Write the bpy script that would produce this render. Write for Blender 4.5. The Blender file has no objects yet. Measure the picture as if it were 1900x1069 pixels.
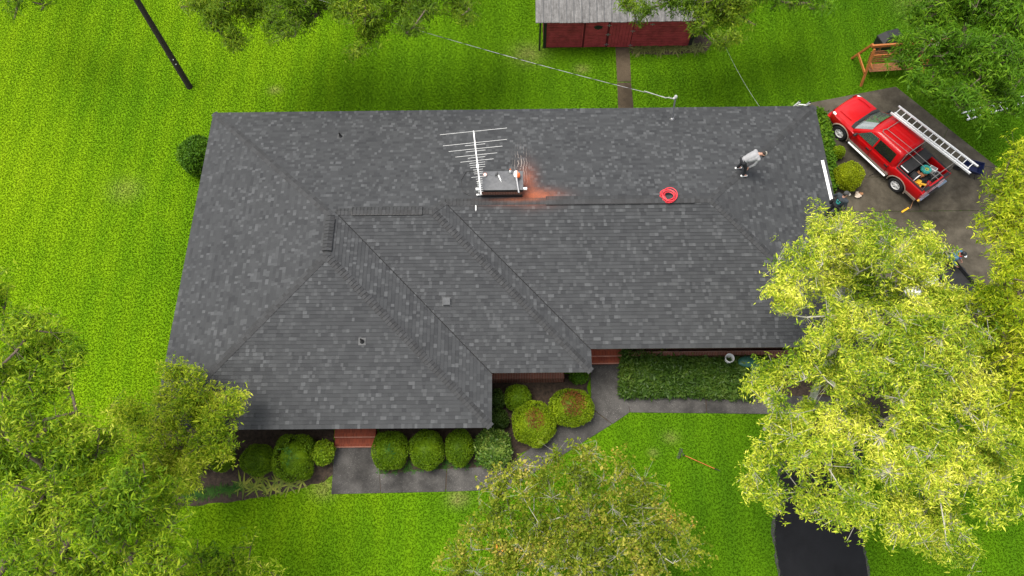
import bpy, bmesh, math, random
import numpy as np
from mathutils import Vector, Matrix, Euler

# ------------------------------------------------------------------ camera, sky, sun, exposure
scn = bpy.context.scene
col = scn.collection
F_PX, PITCH, ROLL, YAW, CAM_H = 1360.8, 1.1560, -0.0282, 0.0205, 29.7
CX, CY = 950.0, 534.5


def cam_axes():
    cp, sp = math.cos(PITCH), math.sin(PITCH)
    Z = Matrix.Rotation(YAW, 3, 'Z')
    R0, F, U0 = Z @ Vector((1, 0, 0)), Z @ Vector((0, cp, -sp)), Z @ Vector((0, sp, cp))
    c, s = math.cos(ROLL), math.sin(ROLL)
    return c * R0 + s * U0, c * U0 - s * R0, F


AX_R, AX_U, AX_F = cam_axes()
cam_d = bpy.data.cameras.new("camera")
cam = bpy.data.objects.new("camera", cam_d)
col.objects.link(cam)
m3 = Matrix((AX_R, AX_U, -AX_F)).transposed()
cam.matrix_world = Matrix.Translation((0, 0, CAM_H)) @ m3.to_4x4()
cam_d.sensor_width = 36.0
cam_d.lens = F_PX / 1900.0 * 36.0
cam_d.clip_start, cam_d.clip_end = 0.5, 2000.0
scn.camera = cam

world = bpy.data.worlds.new("World")
scn.world = world
world.use_nodes = True
SUN_EL, SUN_AZ = math.radians(72), math.radians(-75)      # azimuth measured from +Y towards +X
wn = world.node_tree.nodes
wn.clear()
w_out = wn.new("ShaderNodeOutputWorld")
w_bg = wn.new("ShaderNodeBackground")
w_sky = wn.new("ShaderNodeTexSky")
w_sky.sky_type = 'NISHITA'
w_sky.sun_disc = False
w_sky.sun_elevation = SUN_EL
w_sky.sun_rotation = SUN_AZ
w_sky.air_density, w_sky.dust_density, w_sky.ozone_density = 1.0, 4.0, 1.0
w_bg.inputs[1].default_value = 0.108
w_tc = wn.new("ShaderNodeTexCoord"); w_no = wn.new("ShaderNodeTexNoise"); w_no.inputs['Scale'].default_value = 3.0
w_no.inputs['Detail'].default_value = 6
w_rp = wn.new("ShaderNodeValToRGB"); w_rp.color_ramp.elements[0].position = .42; w_rp.color_ramp.elements[1].position = .60
w_mx = wn.new("ShaderNodeMix"); w_mx.data_type = 'RGBA'; w_mx.inputs[7].default_value = (10.5, 10.6, 10.8, 1)   # broken cloud cover
_l = world.node_tree.links
_l.new(w_tc.outputs['Generated'], w_no.inputs['Vector']); _l.new(w_no.outputs['Fac'], w_rp.inputs[0])
_l.new(w_rp.outputs[0], w_mx.inputs[0]); _l.new(w_sky.outputs[0], w_mx.inputs[6]); _l.new(w_mx.outputs[2], w_bg.inputs[0])
world.node_tree.links.new(w_bg.outputs[0], w_out.inputs[0])

sun_d = bpy.data.lights.new("sun", 'SUN')
sun_d.energy = 3.4
sun_d.angle = math.radians(34)
sun_d.color = (1.0, 0.95, 0.86)
sun = bpy.data.objects.new("sun", sun_d)
col.objects.link(sun)
sdir = Vector((math.sin(SUN_AZ) * math.cos(SUN_EL), math.cos(SUN_AZ) * math.cos(SUN_EL), math.sin(SUN_EL)))
sun.rotation_euler = sdir.to_track_quat('Z', 'Y').to_euler()
sun.location = (0, 10, 60)

scn.view_settings.view_transform = 'Standard'
scn.view_settings.look = 'None'
scn.view_settings.exposure = 0.62
scn.view_settings.gamma = 1.0
scn.view_settings.use_curve_mapping = False
scn.cycles.max_bounces = 6
scn.cycles.diffuse_bounces = 3
scn.cycles.glossy_bounces = 3
scn.cycles.transmission_bounces = 4
scn.cycles.transparent_max_bounces = 4
scn.cycles.use_denoising = True

rng = np.random.default_rng(7)
random.seed(7)
PI = math.pi


def at(u, v, z):
    """World point at height z on the sight line of photo pixel (u, v)."""
    d = (u - CX) * AX_R - (v - CY) * AX_U + F_PX * AX_F
    t = (z - CAM_H) / d.z
    return Vector((d.x * t, d.y * t, z))


def px_size(p):
    """Metres per photo pixel at point p."""
    return (Vector(p) - Vector((0, 0, CAM_H))).dot(AX_F) / F_PX


# ------------------------------------------------------------------ mesh helpers
def finish(ob, label=None, cat=None, group=None, kind=None):
    if label: ob['label'] = label
    if cat: ob['category'] = cat
    if group: ob['group'] = group
    if kind: ob['kind'] = kind
    return ob


def empty(name, loc, rz=0.0, label=None, cat=None, group=None):
    o = bpy.data.objects.new(name, None)
    o.empty_display_size = 0.3
    o.location = loc
    o.rotation_euler = (0, 0, rz)
    col.objects.link(o)
    return finish(o, label, cat, group)


def link(name, me, mats, parent=None, world_co=False, smooth=False, sharp=40):
    if not isinstance(mats, (list, tuple)): mats = [mats]
    for m in mats: me.materials.append(m)
    if smooth:
        me.polygons.foreach_set('use_smooth', np.ones(len(me.polygons), dtype=bool))
        me.set_sharp_from_angle(angle=math.radians(sharp))
    o = bpy.data.objects.new(name, me)
    col.objects.link(o)
    if parent is not None:
        o.parent = parent
        if world_co and parent.type == 'EMPTY':
            mw = Matrix.Translation(parent.location) @ parent.rotation_euler.to_matrix().to_4x4()
            o.matrix_parent_inverse = mw.inverted()
    elif len(me.vertices):
        n = len(me.vertices)
        co = np.empty(n * 3, np.float32)
        me.vertices.foreach_get('co', co)
        co = co.reshape(-1, 3)
        base = np.array([(co[:, 0].min() + co[:, 0].max()) / 2, (co[:, 1].min() + co[:, 1].max()) / 2, co[:, 2].min()])
        me.vertices.foreach_set('co', (co - base).astype(np.float32).ravel())
        o.location = base
    me.update()
    return o


class MB:
    def __init__(s):
        s.v, s.f, s.m, s.t = [], [], [], []

    def add(s, vs, fs, m=0, t=0.5):
        b = len(s.v)
        s.v += [tuple(p) for p in vs]
        for f in fs:
            s.f.append(tuple(b + i for i in f)); s.m.append(m); s.t.append(t)

    def box(s, x0, x1, y0, y1, z0, z1, m=0, mat=None, t=0.5):
        vs = [Vector((x, y, z)) for z in (z0, z1) for (x, y) in ((x0, y0), (x1, y0), (x1, y1), (x0, y1))]
        if mat is not None: vs = [mat @ p for p in vs]
        s.add(vs, [(3, 2, 1, 0), (4, 5, 6, 7), (0, 1, 5, 4), (1, 2, 6, 5), (2, 3, 7, 6), (3, 0, 4, 7)], m, t)

    def beam(s, p, q, w, h, m=0, up=(0, 0, 1)):
        p, q = Vector(p), Vector(q)
        d = (q - p); L = d.length; d.normalize()
        u = Vector(up)
        if abs(d.dot(u)) > 0.99: u = Vector((0, 1, 0))
        r = d.cross(u).normalized(); u = r.cross(d)
        M = Matrix((d, r, u)).transposed().to_4x4(); M.translation = p
        s.box(0, L, -w / 2, w / 2, -h / 2, h / 2, m, M)

    def tube(s, pts, r, n=8, m=0, closed=False, cap=True):
        pts = [Vector(p) for p in pts]
        N = len(pts)
        rs = r if isinstance(r, (list, tuple)) else [r] * N
        vs, fs = [], []
        prev = None
        for i, p in enumerate(pts):
            if closed: d = pts[(i + 1) % N] - pts[i - 1]
            else: d = pts[min(i + 1, N - 1)] - pts[max(i - 1, 0)]
            if d.length < 1e-9: d = Vector((0, 0, 1))
            d.normalize()
            if prev is None:
                a = Vector((0, 0, 1)) if abs(d.z) < 0.9 else Vector((1, 0, 0))
                a = d.cross(a).normalized()
            else:
                a = (prev - d * prev.dot(d)).normalized()
            prev = a
            b = d.cross(a)
            for k in range(n):
                an = 2 * PI * k / n
                vs.append(p + (a * math.cos(an) + b * math.sin(an)) * rs[i])
        for i in range(N if closed else N - 1):
            j = (i + 1) % N
            for k in range(n):
                k2 = (k + 1) % n
                fs.append((i * n + k, i * n + k2, j * n + k2, j * n + k))
        if cap and not closed:
            fs.append(tuple(range(n - 1, -1, -1)))
            fs.append(tuple((N - 1) * n + k for k in range(n)))
        s.add(vs, fs, m)

    def lathe(s, prof, n=16, m=0, mat=None):
        """prof: list of (r, z) bottom to top."""
        vs, fs = [], []
        for r, z in prof:
            for k in range(n):
                an = 2 * PI * k / n
                p = Vector((r * math.cos(an), r * math.sin(an), z))
                vs.append(mat @ p if mat is not None else p)
        for i in range(len(prof) - 1):
            for k in range(n):
                k2 = (k + 1) % n
                fs.append((i * n + k, i * n + k2, (i + 1) * n + k2, (i + 1) * n + k))
        if prof[0][0] > 1e-6: fs.append(tuple(range(n - 1, -1, -1)))
        if prof[-1][0] > 1e-6: fs.append(tuple((len(prof) - 1) * n + k for k in range(n)))
        s.add(vs, fs, m)

    def prism(s, poly, z0, z1, m=0):
        n = len(poly)
        a = sum(poly[i][0] * poly[(i + 1) % n][1] - poly[(i + 1) % n][0] * poly[i][1] for i in range(n))
        if a < 0: poly = poly[::-1]
        vs = [(p[0], p[1], z0) for p in poly] + [(p[0], p[1], z1) for p in poly]
        fs = [tuple(range(n - 1, -1, -1)), tuple(range(n, 2 * n))]
        fs += [(i, (i + 1) % n, n + (i + 1) % n, n + i) for i in range(n)]
        s.add(vs, fs, m)

    def blob(s, c, r, nu=14, nv=9, m=0, mat=None, jit=0.0):
        c = Vector(c); rx, ry, rz = r if isinstance(r, (tuple, list)) else (r, r, r)
        prof = []
        vs, fs = [], []
        for j in range(nv + 1):
            th = PI * j / nv
            for i in range(nu):
                ph = 2 * PI * i / nu
                k = 1 + jit * (random.random() - .5)
                p = Vector((rx * math.sin(th) * math.cos(ph) * k, ry * math.sin(th) * math.sin(ph) * k, -rz * math.cos(th) * k))
                if mat is not None: p = mat @ p
                vs.append(c + p)
        for j in range(nv):
            for i in range(nu):
                i2 = (i + 1) % nu
                fs.append((j * nu + i, j * nu + i2, (j + 1) * nu + i2, (j + 1) * nu + i))
        s.add(vs, fs, m)

    def build(s, name, mats, parent=None, world_co=False, smooth=False, sharp=40, tone=False):
        me = bpy.data.meshes.new(name)
        me.from_pydata([tuple(p) for p in s.v], [], s.f)
        me.polygons.foreach_set('material_index', s.m)
        if tone:
            a = me.attributes.new('tone', 'FLOAT', 'FACE')
            a.data.foreach_set('value', np.array(s.t, np.float32))
        return link(name, me, mats, parent, world_co, smooth, sharp)


def np_mesh(name, V, Fc, mats, parent=None, world_co=False, midx=None):
    """Big mesh from arrays: V (n,3), Fc (m,k) all faces with k corners."""
    me = bpy.data.meshes.new(name)
    m, k = Fc.shape
    me.vertices.add(len(V)); me.loops.add(m * k); me.polygons.add(m)
    me.vertices.foreach_set('co', np.ascontiguousarray(V, np.float32).ravel())
    me.loops.foreach_set('vertex_index', np.ascontiguousarray(Fc, np.int32).ravel())
    me.polygons.foreach_set('loop_start', np.arange(0, m * k, k, dtype=np.int32))
    if midx is not None: me.polygons.foreach_set('material_index', midx.astype(np.int32))
    me.update(calc_edges=True)
    return link(name, me, mats, parent, world_co)


def in_poly(P, poly):
    x, y = P[:, 0], P[:, 1]
    c = np.zeros(len(P), bool)
    n = len(poly)
    for i in range(n):
        x0, y0 = poly[i][0], poly[i][1]; x1, y1 = poly[(i + 1) % n][0], poly[(i + 1) % n][1]
        if y0 == y1: continue
        hit = ((y0 > y) != (y1 > y)) & (x < (x1 - x0) * (y - y0) / (y1 - y0) + x0)
        c ^= hit
    return c


# ------------------------------------------------------------------ materials
class NT:
    def __init__(s, name):
        s.m = bpy.data.materials.new(name); s.m.use_nodes = True
        s.t = s.m.node_tree; s.n = s.t.nodes
        s.b = s.n['Principled BSDF']; s.o = s.n['Material Output']

    def new(s, ty, **k):
        nd = s.n.new(ty)
        for a, v in k.items():
            if a[0] == '_': nd.inputs[a[1:]].default_value = v
            else: setattr(nd, a, v)
        return nd

    def l(s, a, b): s.t.links.new(a, b)

    def coord(s, which='Object'):
        return s.new('ShaderNodeTexCoord').outputs[which]

    def noise(s, vec, scale, detail=4, rough=.6):
        nd = s.new('ShaderNodeTexNoise'); nd.inputs['Scale'].default_value = scale
        nd.inputs['Detail'].default_value = detail; nd.inputs['Roughness'].default_value = rough
        s.l(vec, nd.inputs['Vector']); return nd.outputs['Fac']

    def ramp(s, fac, stops, interp='LINEAR'):
        nd = s.new('ShaderNodeValToRGB'); cr = nd.color_ramp; cr.interpolation = interp
        while len(cr.elements) < len(stops): cr.elements.new(0.5)
        for e, (p, c) in zip(cr.elements, stops):
            e.position = p; e.color = (c[0], c[1], c[2], 1) if len(c) == 3 else c
        s.l(fac, nd.inputs[0]); return nd.outputs[0]

    def mix(s, fac, a, b, mode='MIX'):
        nd = s.new('ShaderNodeMix', data_type='RGBA', blend_type=mode)
        for sock, v in ((nd.inputs[0], fac), (nd.inputs[6], a), (nd.inputs[7], b)):
            if isinstance(v, (int, float)): sock.default_value = v
            elif isinstance(v, tuple): sock.default_value = (v[0], v[1], v[2], 1)
            else: s.l(v, sock)
        return nd.outputs[2]

    def math(s, op, a, b=None, clamp=False):
        nd = s.new('ShaderNodeMath', operation=op, use_clamp=clamp)
        for i, v in enumerate((a, b)):
            if v is None: continue
            if isinstance(v, (int, float)): nd.inputs[i].default_value = v
            else: s.l(v, nd.inputs[i])
        return nd.outputs[0]

    def bump(s, h, strength=.3, dist=.02):
        nd = s.new('ShaderNodeBump'); nd.inputs['Strength'].default_value = strength
        nd.inputs['Distance'].default_value = dist
        s.l(h, nd.inputs['Height']); s.l(nd.outputs[0], s.b.inputs['Normal'])

    def base(s, c):
        if isinstance(c, tuple): s.b.inputs['Base Color'].default_value = (c[0], c[1], c[2], 1)
        else: s.l(c, s.b.inputs['Base Color'])

    def set(s, rough=None, metal=None, spec=None):
        if rough is not None: s.b.inputs['Roughness'].default_value = rough
        if metal is not None: s.b.inputs['Metallic'].default_value = metal
        if spec is not None: s.b.inputs['Specular IOR Level'].default_value = spec
        return s.m


def simple(name, c, rough=.6, metal=0, spec=.4, var=.25, scale=6., bump=0.0, c2=None):
    t = NT(name)
    f = t.noise(t.coord(), scale, 5)
    lo = tuple(x * (1 - var) for x in c); hi = c2 or tuple(min(1, x * (1 + var)) for x in c)
    t.base(t.ramp(f, [(.3, lo), (.7, hi)]))
    if bump: t.bump(f, bump, .01)
    return t.set(rough, metal, spec)


def leaf_mat(name, stops, rough=.55, trans=.4, big=.5, spec=.12):
    """Foliage: a colour per leaf, drifting between clumps."""
    t = NT(name)
    g = t.new('ShaderNodeNewGeometry')
    isl = g.outputs['Random Per Island']
    n1 = t.noise(t.coord(), big, 3, .55)
    k = t.math('ADD', t.math('MULTIPLY', isl, .50), t.math('MULTIPLY', t.math('SUBTRACT', n1, .30), 1.25), True)
    c = t.ramp(k, stops)
    t.base(c); t.set(rough, 0, spec)
    tr = t.new('ShaderNodeBsdfTranslucent'); t.l(c, tr.inputs[0])
    mx = t.new('ShaderNodeMixShader'); mx.inputs[0].default_value = trans
    t.l(t.b.outputs[0], mx.inputs[1]); t.l(tr.outputs[0], mx.inputs[2]); t.l(mx.outputs[0], t.o.inputs[0])
    return t.m


def gauss(t, x, c0, w):
    d = t.math('DIVIDE', t.math('SUBTRACT', x, c0), w)
    return t.math('POWER', 2.718, t.math('MULTIPLY', t.math('MULTIPLY', d, d), -1))


def lawn_color(t, blade):
    p = t.new('ShaderNodeNewGeometry').outputs['Position']
    sx = t.new('ShaderNodeSeparateXYZ'); t.l(p, sx.inputs[0])
    big = t.noise(p, .09, 3, .5)
    mid = t.noise(p, .40, 3, .5)
    # lusher and deeper green behind the house, yellower on the open west side
    west = t.math('MULTIPLY', t.math('ADD', sx.outputs[0], 26), -.0105)
    wig = t.math('ADD', sx.outputs[0], t.math('MULTIPLY', mid, 1.2))
    mow = t.math('MULTIPLY', t.math('SINE', t.math('MULTIPLY', wig, 2 * PI / 1.3)), .05)
    k = t.math('ADD', t.math('ADD', t.math('MULTIPLY', big, .80), t.math('ADD', t.math('MULTIPLY', mid, .20), .105)), t.math('ADD', west, mow))
    if blade:
        g = t.new('ShaderNodeNewGeometry')
        k = t.math('ADD', k, t.math('MULTIPLY', t.math('SUBTRACT', g.outputs['Random Per Island'], .5), .20))
    else:
        k = t.math('ADD', k, t.math('MULTIPLY', t.math('SUBTRACT', t.noise(p, 30, 2, .5), .5), .12))
    c = t.ramp(k, [(.08, (.046, .118, .003)), (.42, (.088, .192, .003)), (.72, (.160, .272, .004)), (.95, (.23, .33, .008))])
    dry = t.ramp(t.noise(p, .8, 6, .7), [(.66, (0, 0, 0)), (.78, (1, 1, 1))])
    c = t.mix(t.math('MULTIPLY', dry, .35), c, (.25, .23, .035))
    for (u_, v_, r_, k_) in ((232, 352, .75, .28), (510, 167, .3, .45), (1080, 128, .35, .4), (1245, 812, .3, .3), (1212, 840, .2, .3), (980, 100, .8, .4), (1155, 30, 1.0, .3), (1720, 10, 1.2, .5), (850, 925, .4, .5), (600, 905, .5, .5)):
        q_ = at(u_, v_, 0)
        g_ = t.math('MULTIPLY', gauss(t, sx.outputs[0], q_.x, r_), gauss(t, sx.outputs[1], q_.y, r_ * .8))
        c = t.mix(t.math('MULTIPLY', t.math('MULTIPLY', g_, k_), t.math('MULTIPLY', t.noise(p, 5, 4, .7), 1.8), True), c, (.26, .21, .09))
    return c, p


t = NT('lawn'); c, p = lawn_color(t, False); t.base(c); t.bump(t.noise(p, 40, 3, .6), .3, .02); M_LAWN = t.set(.9, 0, .05)
t = NT('grass_blades'); c, p = lawn_color(t, True); t.base(c); t.set(.7, 0, .06)
tr = t.new('ShaderNodeBsdfTranslucent'); t.l(c, tr.inputs[0])
mx = t.new('ShaderNodeMixShader'); mx.inputs[0].default_value = .35
t.l(t.b.outputs[0], mx.inputs[1]); t.l(tr.outputs[0], mx.inputs[2]); t.l(mx.outputs[0], t.o.inputs[0]); M_BLADE = t.m

t = NT('shingles')
at_ = t.new('ShaderNodeAttribute', attribute_name='tone')
oc = t.coord()
gr = t.noise(oc, 90, 3, .7)
pt = t.noise(oc, .35, 4, .6)
k = t.math('ADD', at_.outputs['Fac'], t.math('ADD', t.math('MULTIPLY', t.math('SUBTRACT', gr, .5), .25), t.math('MULTIPLY', t.math('SUBTRACT', pt, .5), .22)))
c = t.ramp(k, [(.0, (.018, .019, .0215)), (.45, (.040, .042, .0445)), (1., (.086, .090, .094))])
sp = t.new('ShaderNodeSeparateXYZ'); t.l(oc, sp.inputs[0])


X_, Y_ = sp.outputs[0], sp.outputs[1]
dn = t.noise(oc, 5, 6, .75)
d1 = t.math('MULTIPLY', gauss(t, X_, .75, .85), gauss(t, Y_, 15.25, .36))
d2 = t.math('MULTIPLY', gauss(t, X_, .42, .36), gauss(t, Y_, 16.1, .85))
d3 = t.math('MULTIPLY', gauss(t, X_, -.5, .9), gauss(t, Y_, 14.93, .13))
ds = t.math('MULTIPLY', t.math('ADD', t.math('ADD', d1, t.math('MULTIPLY', d2, .6)), t.math('MULTIPLY', d3, .5)), t.math('MULTIPLY', dn, 1.7), True)
ds = t.math('MULTIPLY', ds, t.math('ADD', t.math('MULTIPLY', t.noise(oc, 32, 3, .7), 1.5), -.05), True)
c = t.mix(ds, c, (.36, .095, .038))
# pale sealant runs behind the chimney
wv = t.math('ADD', X_, t.math('MULTIPLY', t.noise(oc, 3.0, 3, .5), .22))
st = t.math('SINE', t.math('MULTIPLY', wv, 52))
rn = t.math('MULTIPLY', t.math('GREATER_THAN', st, .86), t.math('MULTIPLY', gauss(t, X_, .17, .27), gauss(t, Y_, 17.0, .85)))
rn = t.math('MULTIPLY', rn, t.math('GREATER_THAN', t.noise(oc, 2.2, 2), .44), True)
c = t.mix(t.math('MULTIPLY', rn, .75), c, (.42, .36, .32))
t.base(c); t.bump(gr, .35, .004); M_SHINGLE = t.set(.75, 0, .22)
M_DECK = simple('roof_underlay', (.012, .012, .013), .9)
M_CAPS = None
t = NT('cap_shingles')
g = t.new('ShaderNodeNewGeometry'); oc = t.coord()
k = t.math('ADD', t.math('MULTIPLY', g.outputs['Random Per Island'], .55), t.math('MULTIPLY', t.noise(oc, 60, 3), .5))
c = t.ramp(k, [(.05, (.012, .0125, .0135)), (.8, (.034, .0355, .038))])
sp = t.new('ShaderNodeSeparateXYZ'); t.l(oc, sp.inputs[0])
d3 = t.math('MULTIPLY', gauss(t, sp.outputs[0], .1, .95), gauss(t, sp.outputs[1], 15.06, .11))
c = t.mix(t.math('MULTIPLY', d3, t.math('MULTIPLY', t.noise(oc, 5, 5), 1.3), True), c, (.26, .08, .035))
t.base(c); M_CAPS = t.set(.75, 0, .4)

M_DRIP = simple('drip_edge', (.05, .05, .053), .5, .3)
M_FASCIA = simple('fascia_paint', (.16, .13, .11), .6)
M_SOFFIT = simple('soffit_paint', (.55, .53, .48), .7)


def brick(name, vec_axes, base=(.20, .052, .030), mort=(.36, .27, .22), bw=.2, bh=.067):
    t = NT(name); oc = t.coord()
    s_ = t.new('ShaderNodeSeparateXYZ'); t.l(oc, s_.inputs[0])
    cb = t.new('ShaderNodeCombineXYZ')
    if vec_axes == 'wall':
        t.l(t.math('ADD', s_.outputs[0], s_.outputs[1]), cb.inputs[0]); t.l(s_.outputs[2], cb.inputs[1])
    else:
        t.l(s_.outputs[0], cb.inputs[0]); t.l(s_.outputs[1], cb.inputs[1])
    bt = t.new('ShaderNodeTexBrick')
    bt.inputs['Scale'].default_value = 1.0; bt.inputs['Brick Width'].default_value = bw; bt.inputs['Row Height'].default_value = bh
    bt.inputs['Mortar Size'].default_value = .007
    bt.inputs['Color1'].default_value = (*base, 1); bt.inputs['Color2'].default_value = (base[0] * .6, base[1] * .55, base[2] * .6, 1)
    bt.inputs['Mortar'].default_value = (*mort, 1)
    t.l(cb.outputs[0], bt.inputs['Vector'])
    n = t.noise(oc, 5, 5, .7)
    t.base(t.mix(t.math('MULTIPLY', n, .6), bt.outputs['Color'], (.07, .03, .022)))
    t.bump(bt.outputs['Fac'], -.4, .01)
    return t.set(.8, 0, .3)


M_BRICK = brick('brick_wall', 'wall')
M_BRICKTOP = brick('brick_paving', 'top', (.34, .068, .028), (.30, .085, .05), .067, .2)
M_VENT = simple('vent_sheet_metal', (.07, .072, .075), .6, .1)
M_LEDGE = brick('brick_ledge', 'top', (.26, .085, .05), (.40, .30, .24), .067, .3)


def concrete(name, lo, hi, wet=.0, speck=True):
    t = NT(name); oc = t.coord('Object')
    n1 = t.noise(oc, .7, 6, .65); n2 = t.noise(oc, 28, 4, .75)
    c = t.ramp(t.math('ADD', t.math('MULTIPLY', n1, .75), t.math('MULTIPLY', n2, .3)), [(.32, lo), (.72, hi)])
    if speck:
        v = t.noise(oc, 42, 2, .5)
        c = t.mix(t.ramp(v, [(.66, (0, 0, 0)), (.72, (1, 1, 1))]), c, tuple(min(.5, x * 2.3) for x in hi))
    dk = t.ramp(t.noise(oc, .32, 5, .7), [(.44, (0, 0, 0)), (.62, (1, 1, 1))])
    c = t.mix(t.math('MULTIPLY', dk, .75), c, tuple(x * .55 for x in lo))
    t.base(c); t.bump(n2, .3, .006)
    return t.set(.8 - wet, 0, .12)


M_WALK = concrete('damp_concrete_walk', (.022, .0215, .021), (.118, .112, .106), .05)
M_DRIVE = concrete('drive_concrete', (.030, .025, .017), (.125, .110, .084), .0, False)
M_SHEDPATH = concrete('old_path_concrete', (.035, .026, .016), (.115, .088, .058))
M_APRON = concrete('dark_brown_concrete', (.016, .013, .009), (.050, .042, .032), .0, False)  # darker brown version of the drive concrete, for the apron
M_ASPHEDGE = simple('crumbled_asphalt', (.035, .034, .033), .9, var=.6, scale=14, bump=.8)
M_ASPHALT = concrete('fresh_asphalt', (.006, .0065, .008), (.013, .0135, .0155), .0, False)
M_SOIL = simple('bed_soil', (.030, .020, .013), .9, var=.5, scale=9, bump=.8, c2=(.060, .040, .027))
M_BARK = simple('bark_brown', (.10, .075, .055), .9, var=.4, scale=14, bump=.6)
M_BARKP = simple('bark_pale', (.38, .36, .30), .85, var=.3, scale=9, bump=.4)
M_BLACK = simple('black_paint', (.014, .014, .015), .5)
M_RUBBER = simple('rubber', (.016, .016, .017), .75)
M_WHITE = simple('white_paint', (.78, .78, .77), .45, var=.06)
M_ALU = simple('aluminium', (.74, .74, .74), .45, .0, var=.10, scale=18)
M_ANT = simple('antenna_aluminium', (.60, .60, .59), .45, .15, var=.08)
M_GALV = simple('dull_galvanised', (.34, .34, .33), .6)
M_STEEL = simple('grey_steel', (.28, .28, .29), .45, .6)
M_ZINC = simple('cap_sheet_metal', (.095, .098, .104), .55, .2, var=.2)
M_CHROME = simple('chrome', (.75, .75, .76), .15, 1.0, var=.04)
M_RED = NT('red_car_paint'); M_RED.base((.40, .002, .004)); M_RED.b.inputs['Coat Weight'].default_value = .35; M_RED.b.inputs['Coat Roughness'].default_value = .06; M_RED = M_RED.set(.42, .0, .25)
M_TAN = simple('tan_trim', (.25, .20, .16), .45, var=.08)
M_GLASS = NT('tinted_glass'); M_GLASS.base((.010, .012, .012)); M_GLASS = M_GLASS.set(.04, 0, .8)
t = NT('windshield_glass'); n = t.noise(t.coord(), 2.2, 6, .7)
t.base((.06, .085, .08)); M_WIND = t.set(.03, 0, 1.0); M_WIND.node_tree.nodes['Principled BSDF'].inputs['IOR'].default_value = 2.3
M_LAMP = NT('lamp_lens'); M_LAMP.base((.75, .76, .76)); M_LAMP = M_LAMP.set(.1, .2, .6)
M_TAIL = NT('tail_lens'); M_TAIL.base((.35, .006, .01)); M_TAIL = M_TAIL.set(.12, 0, .6)
M_SHED = simple('barn_red_boards', (.30, .040, .042), .7, var=.35, scale=3, bump=.2)
M_SHEDD = simple('barn_red_doors', (.34, .046, .048), .7, var=.3, scale=4, bump=.2)
t = NT('weathered_roof_panels'); oc = t.coord()
mp = t.new('ShaderNodeMapping'); mp.inputs['Scale'].default_value = (9, 1.2, 1.2); t.l(oc, mp.inputs[0])
c = t.ramp(t.math('ADD', t.math('MULTIPLY', t.noise(mp.outputs[0], 1.0, 6, .75), .7), t.math('MULTIPLY', t.noise(oc, 6, 5, .8), .4)), [(.36, (.040, .038, .037)), (.56, (.125, .122, .12)), (.80, (.26, .255, .25))])
t.base(c); M_SHEDROOF = t.set(.7, .2, .4)
M_CEDAR = simple('cedar_stain', (.34, .115, .025), .6, var=.25, scale=8)
M_CEDARD = simple('cedar_slats', (.21, .085, .03), .65, var=.3, scale=8)
M_HOSE = simple('red_hose_rubber', (.62, .035, .05), .45, var=.12, scale=3)
M_TEAL = simple('teal_hose_rubber', (.02, .28, .25), .4, var=.2)
M_YEL = simple('yellow_plastic', (.62, .34, .02), .45, var=.15)
M_ORANGE = simple('orange_plastic', (.65, .13, .02), .45, var=.12)
M_REDP = simple('red_plastic', (.50, .012, .018), .4, var=.12)
M_BLUE = simple('blue_tray_paint', (.006, .011, .05), .4, var=.15)
M_BROWN = simple('brown_sacking', (.34, .14, .06), .8, var=.5, scale=30)
M_SKIN = simple('skin', (.45, .24, .17), .55, var=.08)
M_GREYSHIRT = simple('grey_shirt', (.27, .27, .28), .85, var=.12, scale=10, bump=.3)
M_NAVY = simple('charcoal_shirt', (.028, .036, .045), .85, var=.2, scale=10)
M_BLUESHIRT = simple('blue_shirt', (.05, .13, .21), .85, var=.15, scale=10)
M_TROUS = simple('black_trousers', (.016, .017, .020), .85, var=.25, scale=12)
M_CAPG = simple('camo_cap', (.28, .26, .22), .85, var=.5, scale=40)
M_CAPD = simple('dark_cap', (.05, .05, .05), .85, var=.2)
M_HAIR = simple('dark_hair', (.018, .014, .011), .7)
M_LETTER = simple('teal_print', (.03, .30, .27), .6, var=.1)
M_TARP = simple('green_bag', (.016, .075, .055), .5, var=.2)
M_PAPER = simple('cream_paper', (.62, .52, .42), .8, var=.2)
M_CARD = simple('brown_card', (.30, .15, .07), .8, var=.2)
M_EYE = simple('eye', (.03, .02, .02), .2)

L_YEL = leaf_mat('yellow_green_leaves', [(.0, (.036, .095, .006)), (.30, (.135, .24, .010)), (.56, (.40, .48, .028)), (.82, (.78, .77, .10)), (1., (.92, .89, .24))], .5, .30, .75)
L_YEL2 = leaf_mat('lime_leaves', [(.0, (.05, .115, .004)), (.35, (.17, .27, .007)), (.65, (.45, .52, .018)), (1., (.85, .80, .09))], .5, .42)
L_MID = leaf_mat('mid_green_leaves', [(.0, (.034, .085, .004)), (.38, (.110, .22, .007)), (.72, (.31, .42, .016)), (1., (.66, .68, .10))], .5, .42)
L_YOUNG = leaf_mat('young_leaves', [(.0, (.045, .10, .005)), (.32, (.165, .28, .008)), (.62, (.42, .50, .025)), (1., (.74, .72, .12))], .5, .42)
L_TOP = leaf_mat('olive_green_leaves', [(.0, (.034, .078, .005)), (.5, (.095, .175, .008)), (.85, (.20, .28, .014)), (1., (.36, .40, .04))], .5, .4)
L_DARK = leaf_mat('deep_green_leaves', [(.0, (.028, .082, .005)), (.5, (.078, .185, .008)), (.85, (.165, .30, .014)), (1., (.24, .34, .035))], .5, .38, spec=.1)
L_AUT = leaf_mat('turning_leaves', [(.0, (.070, .105, .010)), (.38, (.130, .195, .010)), (.68, (.28, .31, .025)), (.88, (.52, .44, .10)), (1., (.62, .25, .04))], .55, .4, .9)
L_BOX = leaf_mat('boxwood_leaves', [(.0, (.036, .080, .003)), (.5, (.100, .182, .005)), (1., (.21, .31, .010))], .5, .25, 1.2)
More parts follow.
